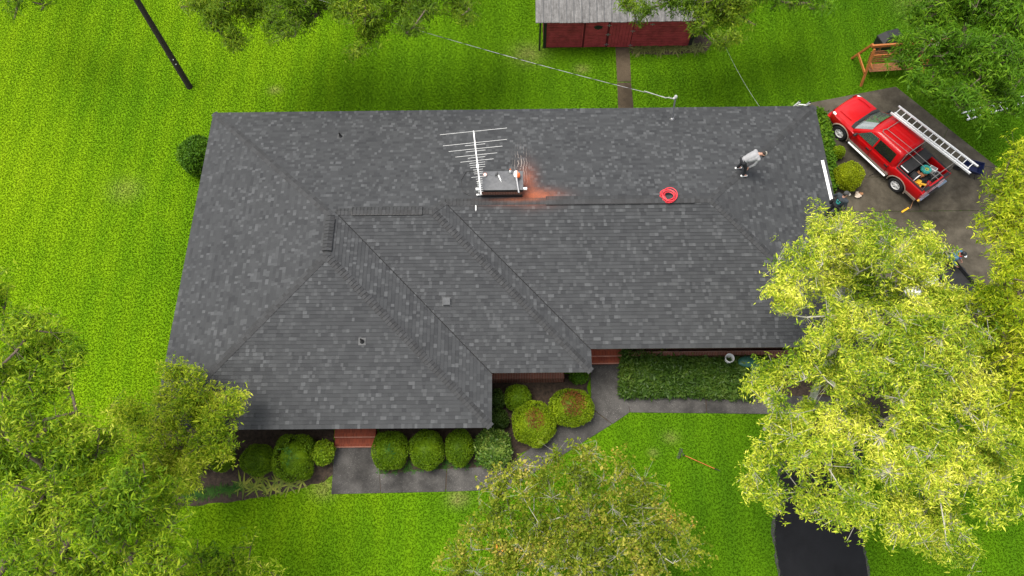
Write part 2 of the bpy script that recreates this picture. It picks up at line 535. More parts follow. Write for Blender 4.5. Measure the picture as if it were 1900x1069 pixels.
L_BOXY = leaf_mat('bright_boxwood_leaves', [(.0, (.060, .105, .003)), (.5, (.165, .25, .006)), (1., (.32, .41, .014))], .5, .25, 1.2)
L_BALL = leaf_mat('yellow_ball_leaves', [(.0, (.085, .120, .003)), (.5, (.24, .30, .006)), (1., (.42, .47, .014))], .5, .25, 1.2)
L_LIME = leaf_mat('lime_shrub_leaves', [(.0, (.060, .130, .006)), (.5, (.180, .290, .012)), (1., (.36, .44, .03))], .45, .3, 1.2)
L_DBOX = leaf_mat('dark_shrub_leaves', [(.0, (.014, .032, .006)), (.5, (.036, .070, .010)), (1., (.085, .125, .022))], .45, .25, 1.2)
L_HOLLY = leaf_mat('holly_leaves', [(.0, (.024, .065, .008)), (.45, (.080, .165, .018)), (.75, (.22, .31, .05)), (1., (.50, .52, .16))], .4, .3, 1.0, .25)
L_GLOSS = leaf_mat('glossy_hedge_leaves', [(.0, (.016, .042, .005)), (.5, (.044, .095, .010)), (1., (.11, .17, .025))], .45, .3, .9, .2)
L_BRIGHT = leaf_mat('bright_hedge_leaves', [(.0, (.030, .085, .006)), (.5, (.075, .175, .010)), (1., (.19, .32, .02))], .5, .35, .9, .12)
L_BRN = leaf_mat('browned_tips', [(.0, (.070, .028, .008)), (.5, (.17, .060, .018)), (1., (.30, .12, .04))], .7, .15, 1.2)
L_STRAPW = leaf_mat('weed_leaves', [(.0, (.05, .06, .02)), (.5, (.13, .15, .04)), (1., (.26, .26, .10))], .6, .3, 1.2)
L_STRAP = leaf_mat('strap_leaves', [(.0, (.018, .065, .012)), (.6, (.050, .130, .02)), (1., (.10, .20, .03))], .6, .3, 1.2, .06)
L_STRAPY = leaf_mat('pale_strap_leaves', [(.0, (.05, .10, .012)), (.5, (.17, .22, .025)), (1., (.38, .38, .06))], .45, .3, 1.2, .2)

# ------------------------------------------------------------------ ground, drives, walks, beds
XL, XR, XM, XB = -13.66, 13.38, 2.77, -1.06
YF, YR, YM, YN = 20.645, 9.31, 8.37, 6.26
ZE, SL = 2.7, 0.2807


def sheet(name, polys, z0, z1, m, **k):
    b = MB()
    for p in polys: b.prism([(q[0], q[1]) for q in p], z0, z1)
    o = b.build(name, m, **k)
    return finish(o, kind='structure')


def gp(*uv): return [at(u, v, 0) for u, v in uv]


b = MB(); b.add([(-300, -250, 0), (300, -250, 0), (300, 400, 0), (-300, 400, 0)], [(0, 1, 2, 3)])
finish(b.build('lawn', M_LAWN), kind='structure')

P_DRIVE = [(14.0, 22.75), (18.95, 23.85), (22.95, 18.75), (23.6, 15.5), (23.2, 12.9), (14.0, 12.9)]
drive_slabs = [[(13.0, 22.6), (18.95, 23.85), (20.93, 21.32), (19.2, 18.6), (13.0, 18.6)],
               [(20.94, 21.30), (22.95, 18.75), (23.4, 16.75), (18.55, 16.75), (18.55, 17.6)],
               [(13.0, 18.58), (19.18, 18.58), (18.53, 17.58), (18.53, 16.75), (13.0, 16.75)],
               [(13.0, 16.73), (23.4, 16.73), (23.6, 14.8), (23.2, 12.9), (13.0, 12.9)]]
sheet('driveway', drive_slabs, -.05, .028, M_DRIVE)
P_ASPH = [(9.80, -3.0), (13.05, -3.0), (13.05, 3.2), (13.5, 5.2), (15.5, 7.2), (21.5, 9.2), (22.4, 12.88), (13.2, 12.88), (12.8, 9.6), (11.4, 6.6), (10.3, 4.9), (9.74, 2.6)]
P_ASPH = [(9.80, -3.0), (13.05, -3.0), (13.05, 3.2), (13.5, 5.2), (13.9, 6.3), (11.3, 6.4), (10.3, 4.9), (9.74, 2.6)]
P_APRON = [(11.3, 6.405), (13.95, 6.305), (15.5, 7.2), (21.5, 9.2), (22.4, 12.88), (13.2, 12.88), (12.8, 9.6)]



def rough_edge(poly, amp, step=.18, seed=2):
    R6 = random.Random(seed); out = []
    for i in range(len(poly)):
        a, b2 = Vector(poly[i][:2]), Vector(poly[(i + 1) % len(poly)][:2]); n = max(1, int((b2 - a).length / step))
        nr = Vector((-(b2 - a).y, (b2 - a).x)).normalized()
        for k in range(n):
            q = a.lerp(b2, k / n) + (nr * R6.uniform(-amp, amp) if k else Vector((0, 0)))
            out.append((q.x, q.y))
    return out


sheet('driveway_apron', [P_APRON], -.06, .018, M_APRON)
sheet('asphalt_edge', [rough_edge([(p_[0] + (-.10 if p_[0] < 11.5 else .07), p_[1]) for p_ in P_ASPH], .05, .12)], -.055, .015, M_ASPHEDGE)
sheet('asphalt_driveway', [rough_edge(P_ASPH, .03)], -.05, .022, M_ASPHALT)
W = {k: at(*k, 0) for k in [(616, 917), (622, 832), (690, 832), (708, 886), (945, 908), (968, 893), (930, 868), (1168, 766), (1430, 768), (1168, 733), (1157, 677), (1095, 677), (1100, 775), (1135, 790)]}
walk_slabs = [gp((615, 917), (621, 831), (700, 831), (704, 880), (706, 915)),
              gp((707, 915), (705, 880), (828, 870), (826, 912.5)),
              gp((828, 912.5), (830, 870), (925, 866), (955, 855), (1003, 870), (968, 892), (944, 908)),
              gp((1004, 869.5), (956, 854.5), (1088, 752), (1135, 787.5)),
              gp((1136.5, 787), (1090, 751), (1097, 736), (1095, 676), (1158, 676), (1168, 765.5)),
              gp((1169.5, 765.5), (1162, 728), (1308, 730), (1310, 767)),
              gp((1311.5, 767), (1309.5, 730), (1545, 737), (1545, 770))]
sheet('walkway', walk_slabs, -.05, .035, M_WALK)
sheet('walkway_base', [gp((618, 914), (624, 833), (704, 833), (702, 880), (820, 872), (950, 858), (1088, 754), (1097, 736), (1096, 678), (1157, 678), (1166, 730), (1540, 739), (1540, 768), (1169, 764), (966, 890), (944, 905))], -.04, .024, M_SOIL)
shed_path = [gp((1142, 88), (1168, 88), (1171, 152), (1145, 152)), gp((1145, 153.5), (1171, 153.5), (1176, 206), (1147, 206))]
sheet('shed_path', shed_path, -.05, .02, M_SHEDPATH)
beds = [gp((300, 945), (300, 780), (620, 780), (620, 880), (590, 898), (520, 915), (430, 932)),
        gp((702, 780), (945, 780), (960, 855), (925, 866), (705, 880)),
        gp((905, 700), (905, 800), (955, 855), (1090, 750), (1094, 690)),
        gp((1157, 640), (1168, 733), (1540, 737), (1540, 640))]
for i, q in enumerate(beds): sheet('flower_bed', [rough_edge([(p.x, p.y) for p in q], .07, .22, i)], -.05 - i * .003, .008 + i * .004, M_SOIL)
east_bed = [(12.9, 22.6), (14.55, 22.75), (14.95, 18.2), (14.75, 17.0), (12.9, 17.0)]
sheet('side_bed', [east_bed], .0, .040, M_SOIL)
shed_bed = gp((1168, 84), (1171, 100), (1240, 102), (1310, 96), (1322, 80), (1300, 60), (1280, 80))
sheet('shed_bed', [shed_bed], -.05, .012, M_SOIL)

# short grass over the lawn: one mass nobody could count
NG = 520000
gs = math.sqrt(63 * 34 / NG)
gx, gy = np.meshgrid(np.arange(-31, 32, gs), np.arange(-1.0, 33, gs))
gx = gx.ravel() + rng.uniform(-.6, .6, gx.size) * gs; gy = gy.ravel() + rng.uniform(-.6, .6, gy.size) * gs; NG = len(gx)
GP = np.stack([gx, gy], 1)
bad = np.zeros(NG, bool)
for pl in drive_slabs + [P_ASPH, P_APRON, east_bed] + walk_slabs + shed_path + beds + [shed_bed] + [
        [(XL + .5, YN + .7), (XB - .5, YN + .7), (XM - .4, YM + .6), (XR - .5, YR + .6), (XR - .5, YF - .5), (XL + .5, YF - .5)],
        [(1.4, 26.6), (9.1, 26.6), (9.1, 31.5), (1.4, 31.5)]]:
    bad |= in_poly(GP, pl)
GP = GP[~bad]; n = len(GP)
ang = rng.uniform(0, 2 * PI, (n, 3)); h = rng.uniform(.025, .06, (n, 3)); lean = rng.uniform(.2, 1.0, (n, 3)) * h
w = rng.uniform(.014, .030, (n, 3))
bx = GP[:, None, 0] + rng.normal(0, .022, (n, 3)); by = GP[:, None, 1] + rng.normal(0, .022, (n, 3))
V = np.zeros((n, 3, 3, 3))
V[..., 0, 0] = bx - np.sin(ang) * w; V[..., 0, 1] = by + np.cos(ang) * w
V[..., 1, 0] = bx + np.sin(ang) * w; V[..., 1, 1] = by - np.cos(ang) * w
V[..., 2, 0] = bx + np.cos(ang) * lean; V[..., 2, 1] = by + np.sin(ang) * lean; V[..., 2, 2] = h
V = V.reshape(-1, 3); Fc = np.arange(len(V)).reshape(-1, 3)
finish(np_mesh('grass', V, Fc, M_BLADE), kind='stuff')

# ------------------------------------------------------------------ the house
D1, D2, W3 = (YF - YR) / 2, (YF - YM) / 2, (XB - XL) / 2
YR1, YR2 = YF - D1, YF - D2
pA, pB, pL, pFr = (XL, YF), (XR, YF), (XL, YN), (XB, YN)
pIn1, pMr, pIn2, pC = (XB, YM), (XM, YM), (XM, YR), (XR, YR)
pR1, pLR, pM1, pM2 = (XR - D1, YR1), (XM - D1, YR1), (XM - D2, YR2), (XL + D2, YR2)
pN1, pN3, pV2 = (XL + W3, YN + W3), (XL + W3, YF - W3), (XB - D2, YR2)
# plane: (eave point, along, up-slope), pieces
PLANES = {
    'north': ((XL, YF), (1, 0), (0, -1), [[pA, pB, pR1, (XL + D1, YR1)], [(XL + D1, YR1), pLR, pM1, pM2], [pM2, pV2, pN3]]),
    'east': ((XR, YR), (0, 1), (-1, 0), [[pB, pC, pR1]]),
    'south': ((XM, YR), (1, 0), (0, 1), [[pIn2, pC, pR1, pLR]]),
    'porch_east': ((XM, YM), (0, 1), (-1, 0), [[pMr, pIn2, pLR, pM1]]),
    'porch_south': ((XB, YM), (1, 0), (0, 1), [[pIn1, pMr, pM1, pV2]]),
    'wing_east': ((XB, YN), (0, 1), (-1, 0), [[pFr, pIn1, pV2, pN3, pN1]]),
    'wing_south': ((XL, YN), (1, 0), (0, 1), [[pL, pFr, pN1]]),
    'west': ((XL, YN), (0, 1), (1, 0), [[pL, pN1, pN3, pA]]),
}


def roof_z(x, y):
    def blk(x0, x1, y0, y1): return ZE + SL * min(x - x0, x1 - x, y - y0, y1 - y)
    return max(blk(XL, XR, YR, YF), blk(XL, XM, YM, YF), blk(XL, XB, YN, YF))


def at_roof(u, v):
    z = 3.5
    for _ in range(12):
        p = at(u, v, z); z = roof_z(p.x, p.y)
    return at(u, v, z)


def roof_n(x, y):
    e = .01
    return Vector((-(roof_z(x + e, y) - roof_z(x - e, y)) / (2 * e), -(roof_z(x, y + e) - roof_z(x, y - e)) / (2 * e), 1)).normalized()


def clip(poly, a, b2):
    """Keep the part of poly left of the line a->b2."""
    out = []
    n = len(poly)
    side = lambda p: (b2[0] - a[0]) * (p[1] - a[1]) - (b2[1] - a[1]) * (p[0] - a[0])
    for i in range(n):
        p, q = poly[i], poly[(i + 1) % n]
        sp_, sq = side(p), side(q)
        if sp_ >= 0: out.append(p)
        if (sp_ > 0 and sq < 0) or (sp_ < 0 and sq > 0):
            k = sp_ / (sp_ - sq)
            out.append((p[0] + (q[0] - p[0]) * k, p[1] + (q[1] - p[1]) * k))
    return out


house = empty('ranch_house', (0, 13, 0), 0, 'low ranch house with brick walls under a dark grey shingled hip roof', 'house')
CT = 1 / math.sqrt(1 + SL * SL)
EP = .142 * CT
rf = MB()
R_ = random.Random(3)
for nm, (o_, al, up, pieces) in PLANES.items():
    nrm = Vector((-up[0] * SL, -up[1] * SL, 1)).normalized()
    loc = lambda p: ((p[0] - o_[0]) * al[0] + (p[1] - o_[1]) * al[1], (p[0] - o_[0]) * up[0] + (p[1] - o_[1]) * up[1])

    def w3d(s_, t_, off):
        x = o_[0] + al[0] * s_ + up[0] * t_; y = o_[1] + al[1] * s_ + up[1] * t_
        return Vector((x, y, ZE + SL * t_)) + nrm * off
    lp = []
    for pc in pieces:
        q = [loc(p) for p in pc]
        a2 = sum(q[i][0] * q[(i + 1) % len(q)][1] - q[(i + 1) % len(q)][0] * q[i][1] for i in range(len(q)))
        lp.append(q if a2 > 0 else q[::-1])
        # deck under the shingles
        rf.add([w3d(s_, t_, -.012) for s_, t_ in lp[-1]], [tuple(range(len(q)))], 1, 0)
    smin = min(p[0] for q in lp for p in q) - .02; smax = max(p[0] for q in lp for p in q) + .02
    tmax = max(p[1] for q in lp for p in q)
    # valley lines: keep shingles a little short of them
    trim = []
    for i, q in enumerate(lp):
        lines = []
        for j in range(len(q)):
            a, b2 = q[j], q[(j + 1) % len(q)]
            va, vb = pieces[i], None
            L = math.hypot(b2[0] - a[0], b2[1] - a[1])
            nx, ny = -(b2[1] - a[1]) / L, (b2[0] - a[0]) / L
            inset = 0.0
            ends = [(round(o_[0] + al[0] * p[0] + up[0] * p[1], 3), round(o_[1] + al[1] * p[0] + up[1] * p[1], 3)) for p in (a, b2)]
            key = frozenset((round(e[0], 2), round(e[1], 2)) for e in ends)
            if key == frozenset(((round(pIn2[0], 2), round(pIn2[1], 2)), (round(pLR[0], 2), round(pLR[1], 2)))) and nm == 'porch_east': inset = .035
            if key == frozenset(((round(pIn1[0], 2), round(pIn1[1], 2)), (round(pV2[0], 2), round(pV2[1], 2)))) and nm == 'wing_east': inset = .035
            if abs(a[1]) < 1e-4 and abs(b2[1]) < 1e-4: inset = -.03     # drip overhang at the eave
            lines.append(((a[0] + nx * inset, a[1] + ny * inset), (b2[0] + nx * inset, b2[1] + ny * inset)))
        trim.append(lines)
    k = 0
    while k * EP < tmax:
        t0, t1 = k * EP - (.03 if k == 0 else 0), (k + 1) * EP
        s0 = smin - R_.random() * .3
        run = 0
        while s0 < smax:
            wd = R_.choice((.10, .14, .18, .22, .26, .32)) * R_.uniform(.85, 1.15)
            r = R_.random()
            if run > 0: run -= 1; tone = R_.uniform(.62, .85)
            elif r < .27: tone = R_.choice((.54, .58, .62, .66, .78)); wd = min(wd, R_.uniform(.10, .18)); run = 0; wd = min(wd, R_.uniform(.10, .18))
            elif r < .38: tone = R_.uniform(.18, .30)
            else: tone = R_.uniform(.30, .50)
            thick = .015 + (.005 if tone > .6 else 0) + R_.random() * .003
            quad = [(s0, t0), (s0 + wd, t0), (s0 + wd, t1), (s0, t1)]
            for lines in trim:
                pg = quad
                for a, b2 in lines:
                    pg = clip(pg, a, b2)
                    if len(pg) < 3: break
                if len(pg) < 3: continue
                offs = [thick * (1 - (p[1] - t0) / (t1 - t0)) + .0015 for p in pg]
                rf.add([w3d(p[0], p[1], o2) for p, o2 in zip(pg, offs)], [tuple(range(len(pg)))], 0, tone)
                for j in range(len(pg)):
                    a, b2 = pg[j], pg[(j + 1) % len(pg)]
                    if abs(a[1] - t0) < 1e-5 and abs(b2[1] - t0) < 1e-5 and abs(a[0] - b2[0]) > .003:
                        rf.add([w3d(*a, -.008), w3d(*b2, -.008), w3d(*b2, thick + .0015), w3d(*a, thick + .0015)], [(0, 1, 2, 3)], 1, 0)
            s0 += wd
        k += 1
outline = [pA, pL, pFr, pIn1, pMr, pIn2, pC, pB]
for i in range(len(outline)):      # drip edge strip round the eaves
    a, b2 = outline[i], outline[(i + 1) % len(outline)]
    rf.add([(a[0], a[1], ZE - .05), (b2[0], b2[1], ZE - .05), (b2[0], b2[1], ZE - .012), (a[0], a[1], ZE - .012)], [(0, 1, 2, 3)], 2, .5)
roof = rf.build('roof', [M_SHINGLE, M_DECK, M_DRIP], house, True, tone=True)


def plane_n(nm):
    up = PLANES[nm][2]
    return Vector((-up[0] * SL, -up[1] * SL, 1)).normalized()


def P3(p): return Vector((p[0], p[1], roof_z(*p) if abs(p[1] - YF) > 1e-6 and abs(p[0] - XL) > 1e-6 and abs(p[0] - XR) > 1e-6 else ZE))


def caps(p, q, n1, n2, raise_=0.0, wd=.15, step=.145, a0=0, a1=0):
    """Overlapping bent cap shingles from low end p to high end q."""
    m_ = MB()
    p, q = Vector(p), Vector(q)
    h = (q - p); L = h.length; h.normalize()
    ds = []
    for n_ in (plane_n(n1), plane_n(n2)):
        d = h.cross(n_).normalized()
        if d.z > 0: d = -d
        ds.append((d, n_))
    upv = (ds[0][1] + ds[1][1]).normalized()
    x = a0
    while x < L - a1 - .02:
        e = min(x + step * 1.35, L)
        o0, o1 = .040 + raise_, .014 + raise_
        for d, n_ in ds:
            c0, c1 = p + h * x + upv * o0, p + h * e + upv * o1
            e0, e1 = p + h * x + d * wd + n_ * (o0 - .006), p + h * e + d * wd + n_ * (o1 - .006)
            m_.add([c0, c1, e1, e0], [(0, 1, 2, 3)], 0)
            m_.add([e0, e1, e1 - n_ * .02, e0 - n_ * .032], [(0, 1, 2, 3)], 1)
            m_.add([c0, e0, e1, c0 - upv * .024, e0 - n_ * .026, e1 - n_ * .018], [(0, 1, 4, 3), (1, 2, 5, 4)], 1)
        x += step
    return m_.build('ridge_cap', [M_CAPS, M_DECK], roof)


def bump3(p, dz=0): return Vector((p[0], p[1], ZE + dz))


zR1, zR2, zN = ZE + SL * D1, ZE + SL * D2, ZE + SL * W3
V3 = lambda p, z: Vector((p[0], p[1], z))
caps(V3(pA, ZE), V3(pN3, zN), 'north', 'west')
caps(V3(pL, ZE), V3(pN1, zN), 'wing_south', 'west')
caps(V3(pFr, ZE), V3(pN1, zN), 'wing_south', 'wing_east')
caps(V3(pMr, ZE), V3(pM1, zR2), 'porch_south', 'porch_east')
caps(V3(pB, ZE), V3(pR1, zR1), 'north', 'east')
caps(V3(pC, ZE), V3(pR1, zR1), 'south', 'east')
caps(V3(pLR, zR1), V3(pM1, zR2), 'north', 'porch_east')
caps(V3(pR1, zR1), V3(pLR, zR1), 'north', 'south')
caps(V3(pM1, zR2), V3(pV2, zR2), 'north', 'porch_south')
caps(V3(pN1, zN), V3(pN3, zN), 'west', 'wing_east')


def ridge_vent(p, q, n1, n2):
    m_ = MB()
    p, q = Vector(p), Vector(q); h = (q - p).normalized()
    for nm in (n1, n2):
        n_ = plane_n(nm); d = h.cross(n_).normalized()
        if d.z > 0: d = -d
        lo, hi, wd = .030, .075, .175
        a = [p + n_ * lo, q + n_ * lo, q + d * wd + n_ * lo, p + d * wd + n_ * lo, p + n_ * hi, q + n_ * hi, q + d * wd + n_ * hi, p + d * wd + n_ * hi]
        m_.add(a, [(0, 1, 2, 3), (4, 7, 6, 5), (0, 4, 5, 1), (1, 5, 6, 2), (2, 6, 7, 3), (3, 7, 4, 0)], 0)
    o = m_.build('ridge_vent', M_BLACK, roof)
    caps(p, q, n1, n2, .058, .155)
    return o


ridge_vent((5.75 + 1.3, YR1, zR1), (1.15, YR1, zR1), 'north', 'south')
ridge_vent((-3.75, YR2, zR2), (-6.55, YR2, zR2), 'north', 'porch_south')
ridge_vent((pN1[0], pN1[1] + .18, zN), (pN3[0], pN3[1] - .18, zN), 'west', 'wing_east')

# walls, soffit, fascia
INS = .78
wl = MB()
wpoly = [(XL + INS, YF - INS), (XL + INS, YN + INS), (XB - INS, YN + INS), (XB - INS, YM + INS), (XM - INS, YM + INS), (XM - INS, YR + INS), (XR - INS, YR + INS), (XR - INS, YF - INS)]
wl.prism(wpoly, 0, 2.56)
wl.build('wall', M_BRICK, house, True)
so = MB(); so.prism([(p[0] + (.03 if p[0] < 0 and p[0] == XL else -.03), p[1] + (-.03 if p[1] == YF else .03)) for p in outline], 2.562, 2.60)
so.build('soffit', M_SOFFIT, house, True)
fa = MB()
for i in range(len(outline)):
    a, b2 = Vector((*outline[i], 2.61)), Vector((*outline[(i + 1) % len(outline)], 2.61))
    d = (b2 - a).normalized(); nin = Vector((-d.y, d.x, 0))
    o1, o2 = a + nin * .02, b2 + nin * .02
    fa.beam(o1, o2, .03, .10)
fa.build('fascia', M_FASCIA, house, True)
# windows and doors under the eaves
def window(x, y, w, h, z, rz):
    M = Matrix.Translation((x, y, z)) @ Matrix.Rotation(rz, 4, 'Z')
    f = MB()
    for x0, x1, z0, z1 in ((-w / 2 - .06, w / 2 + .06, -.06, 0), (-w / 2 - .06, w / 2 + .06, h, h + .06), (-w / 2 - .06, -w / 2, 0, h), (w / 2, w / 2 + .06, 0, h), (-.02, .02, 0, h)):
        f.box(x0, x1, -.05, .02, z0, z1, 0, M)
    fo = f.build('window', M_WHITE, house, True)
    g_ = MB(); g_.box(-w / 2, w / 2, -.015, .01, 0, h, 0, M); g_.build('pane', M_GLASS, fo)


for x in (-11.5, -9.3, -4.2): window(x, YN + INS, 1.2, 1.2, .9, 0)
for x in (6.2, 9.4): window(x, YR + INS, 1.5, 1.2, .9, 0)
for x in (-10, -4, 2, 8): window(x, YF - INS, 1.2, 1.1, 1.0, PI)
for y in (10, 14.5): window(XL + INS, y, 1.2, 1.1, 1.0, -PI / 2)
window(XR - INS, 14, 1.4, 1.1, 1.0, PI / 2)
for x, y in ((-6.6, YN + INS), (3.75, YR + INS)):
    d_ = MB(); d_.box(x - .46, x + .46, y - .03, y + .02, .36, 2.4); do = d_.build('door', M_FASCIA, house, True)
    k_ = MB(); k_.blob((x + .38, y - .07, 1.35), .03); k_.build('handle', M_CHROME, do)


def steps(x0, x1, y0, y1, n, hh, dep):
    s_ = MB()
    for i in range(n):
        s_.box(x0, x1, y0 + i * dep, (y0 + (i + 1) * dep - .004) if i < n - 1 else y1, 0.0, (i + 1) * hh, 0)
        s_.box(x0 - .004, x1 + .004, y0 + i * dep - .012, y0 + i * dep + .018, (i + 1) * hh - .012, (i + 1) * hh + .006, 1)
    s_.build('porch_step', [M_BRICKTOP, simple('mortar_edge', (.45, .22, .16), .8)], house, True)


steps(-7.46, -5.80, 6.07, YN + INS - .01, 2, .17, .36)
steps(3.01, 4.40, 9.50, YR + INS - .01, 2, .17, .26)
l_ = MB(); l_.box(-1.60, 1.86, 8.74, 8.985, 0, .62); l_.build('brick_planter', M_LEDGE, house, True)
l_ = MB(); l_.box(4.6, 12.7, 9.74, 9.925, 0, .42); l_.build('brick_ledge', M_LEDGE, house, True)

# chimney with its sheet metal cap
ch = MB(); CHX0, CHX1, CHY0, CHY1 = -1.40, .17, 15.22, 15.95
ch.box(CHX0, CHX1, CHY0, CHY1, 3.7, 4.70)
chim = ch.build('chimney', M_BRICK, house, True)
cc = MB(); e = .06
cc.box(CHX0 - e, CHX1 + e, CHY0 - e, CHY1 + e, 4.70, 4.86, 0)
tx0, tx1, ty0, ty1 = CHX0 - e - .01, CHX1 + e + .01, CHY0 - e - .01, CHY1 + e + .01
mx_, my_ = (tx0 + tx1) / 2, (ty0 + ty1) / 2
cc.add([(tx0, ty0, 4.862), (tx1, ty0, 4.862), (tx1, ty1, 4.862), (tx0, ty1, 4.862), (mx_, my_, 4.90)], [(0, 1, 4), (1, 2, 4), (2, 3, 4), (3, 0, 4)], 1)
cc.build('chimney_cap', [M_BLACK, M_ZINC], chim)
fl = MB()
fl.box(CHX0 - .04, CHX1 + .04, CHY0 - .035, CHY0 - .004, 4.25, 4.40)
fl.build('flashing', M_BLACK, chim)
for x in (CHX0 - .16, CHX1 + .15):
    br = MB(); br.tube([(x - .07, CHY0 + .02, 4.80), (x + .07, CHY0 + .02, 4.80)], .055, 12); br.build('bracket', M_WHITE, chim)

# roof penetrations
def pipe(u, v):
    p = at_roof(u, v); n_ = roof_n(p.x, p.y)
    m_ = MB()
    q = n_.to_track_quat('Z', 'Y').to_matrix().to_4x4(); q.translation = p
    m_.box(-.14, .14, -.14, .14, .012, .022, 1, q)
    m_.lathe([(.09, .0), (.075, .08), (.05, .1)], 12, 0, Matrix.Translation(p))
    m_.lathe([(.042, -.03), (.042, .26), (.034, .26), (.034, .1), (.0, .1)], 12, 0, Matrix.Translation(p))
    m_.build('vent_pipe', [M_BLACK, M_VENT], house, True)


pipe(672, 634); pipe(632, 254)
p = at_roof(829, 560); n_ = roof_n(p.x, p.y)
q = n_.to_track_quat('Z', 'Y').to_matrix().to_4x4(); q.translation = p
m_ = MB(); m_.box(-.17, .17, -.17, .17, .012, .02, 1, q)
m_.prism([(-.13, -.12), (.13, -.12), (.13, .13), (-.13, .13)], 0, .01, 2)
m_.v = m_.v[:8] + [tuple(q @ Vector((x, y, z))) for x, y, z in m_.v[8:]]
vs = [(-.14, -.15, .03), (.14, -.15, .03), (.14, .15, .03), (-.14, .15, .03), (-.13, -.13, .13), (.13, -.13, .13), (.13, .14, .16), (-.13, .14, .16)]
m_.add([q @ Vector(x) for x in vs], [(3, 2, 1, 0), (0, 1, 5, 4), (1, 2, 6, 5), (2, 3, 7, 6), (3, 0, 4, 7)], 0)
m_.add([q @ Vector(x) for x in [(-.135, -.135, .133), (.135, -.135, .133), (.135, .145, .163), (-.135, .145, .163)]], [(0, 1, 2, 3)], 3)
m_.build('roof_vent', [M_BLACK, M_VENT, M_BLACK, simple('vent_lid', (.075, .078, .082), .7)], house, True)
# service mast
mb0 = at_roof(1247, 222); mt = at(1253.5, 181, 4.15)
m_ = MB(); m_.tube([mb0 - Vector((0, 0, .15)), mt], .035, 10); m_.lathe([(.11, 0), (.06, .09), (.04, .1)], 12, 0, Matrix.Translation(mb0))
mast = m_.build('service_mast', M_STEEL, house, True)
m_ = MB(); m_.blob(mt + Vector((0, 0, .04)), (.075, .075, .10), 12, 8); m_.tube([mt + Vector((0, 0, .05)), mt + Vector((-.10, -.06, -.02))], .05, 8)
m_.build('weatherhead', M_GALV, mast)

# ------------------------------------------------------------------ foliage
def unit(a): return a / np.maximum(np.linalg.norm(a, axis=-1, keepdims=True), 1e-9)


def leaf_quads(B, D, L, W, roll=.5, droop=.25):
    """One diamond leaf per row: B base, D direction; returns (V, F)."""
    n = len(B)
    D = unit(D)
    upv = np.tile(np.array([0, 0, 1.0]), (n, 1)) + rng.normal(0, roll, (n, 3))
    S = unit(np.cross(D, upv)); N = np.cross(S, D)
    L = np.broadcast_to(L, (n,))[:, None]; Wd = np.broadcast_to(W, (n,))[:, None]
    V = np.stack([B, B + D * L * .45 + S * Wd * .5 + N * L * .05, B + D * L - N * L * droop, B + D * L * .45 - S * Wd * .5 + N * L * .05], 1)
    return V.reshape(-1, 3), np.arange(4 * n).reshape(-1, 4)


def rosettes(C, A, k, L, W, spread=1.0, droop=.25, size_var=.3):
    """k leaves radiating round each centre C with axis A."""
    n = len(C)
    az = rng.uniform(0, 2 * PI, (n, k)); el = rng.normal(-.15, .45, (n, k))
    A = unit(A)
    T = unit(np.cross(A, np.array([.31, .11, .94]))); Bt = np.cross(A, T)
    D = (T[:, None] * np.cos(az)[..., None] + Bt[:, None] * np.sin(az)[..., None]) * spread + A[:, None] * (el[..., None] + .35)
    D[..., 2] -= .15
    Bs = C[:, None] + rng.normal(0, L * .45, (n, k, 3))
    Ls = L * np.exp(rng.normal(0, size_var, n * k)); Ws = W * (Ls / L)
    return leaf_quads(Bs.reshape(-1, 3), D.reshape(-1, 3), Ls, Ws, .6, droop)


def tubes_np(segs, n=4):
    """segs: list of (p, q, r0, r1)."""
    P = np.array([s_[0] for s_ in segs]); Q = np.array([s_[1] for s_ in segs])
    r0 = np.array([s_[2] for s_ in segs]); r1 = np.array([s_[3] for s_ in segs])
    d = unit(Q - P); a = unit(np.cross(d, np.array([.12, .93, .35]))); b_ = np.cross(d, a)
    an = 2 * PI * np.arange(n) / n
    off = a[:, None] * np.cos(an)[None, :, None] + b_[:, None] * np.sin(an)[None, :, None]
    lo = P[:, None] + off * r0[:, None, None]; hi = Q[:, None] + off * r1[:, None, None]
    V = np.concatenate([lo, hi], 1)
    k = np.arange(n); f = np.stack([k, (k + 1) % n, n + (k + 1) % n, n + k], 1)
    Fc = (np.arange(len(segs)) * 2 * n)[:, None, None] + f[None]
    return V.reshape(-1, 3), Fc.reshape(-1, 4)


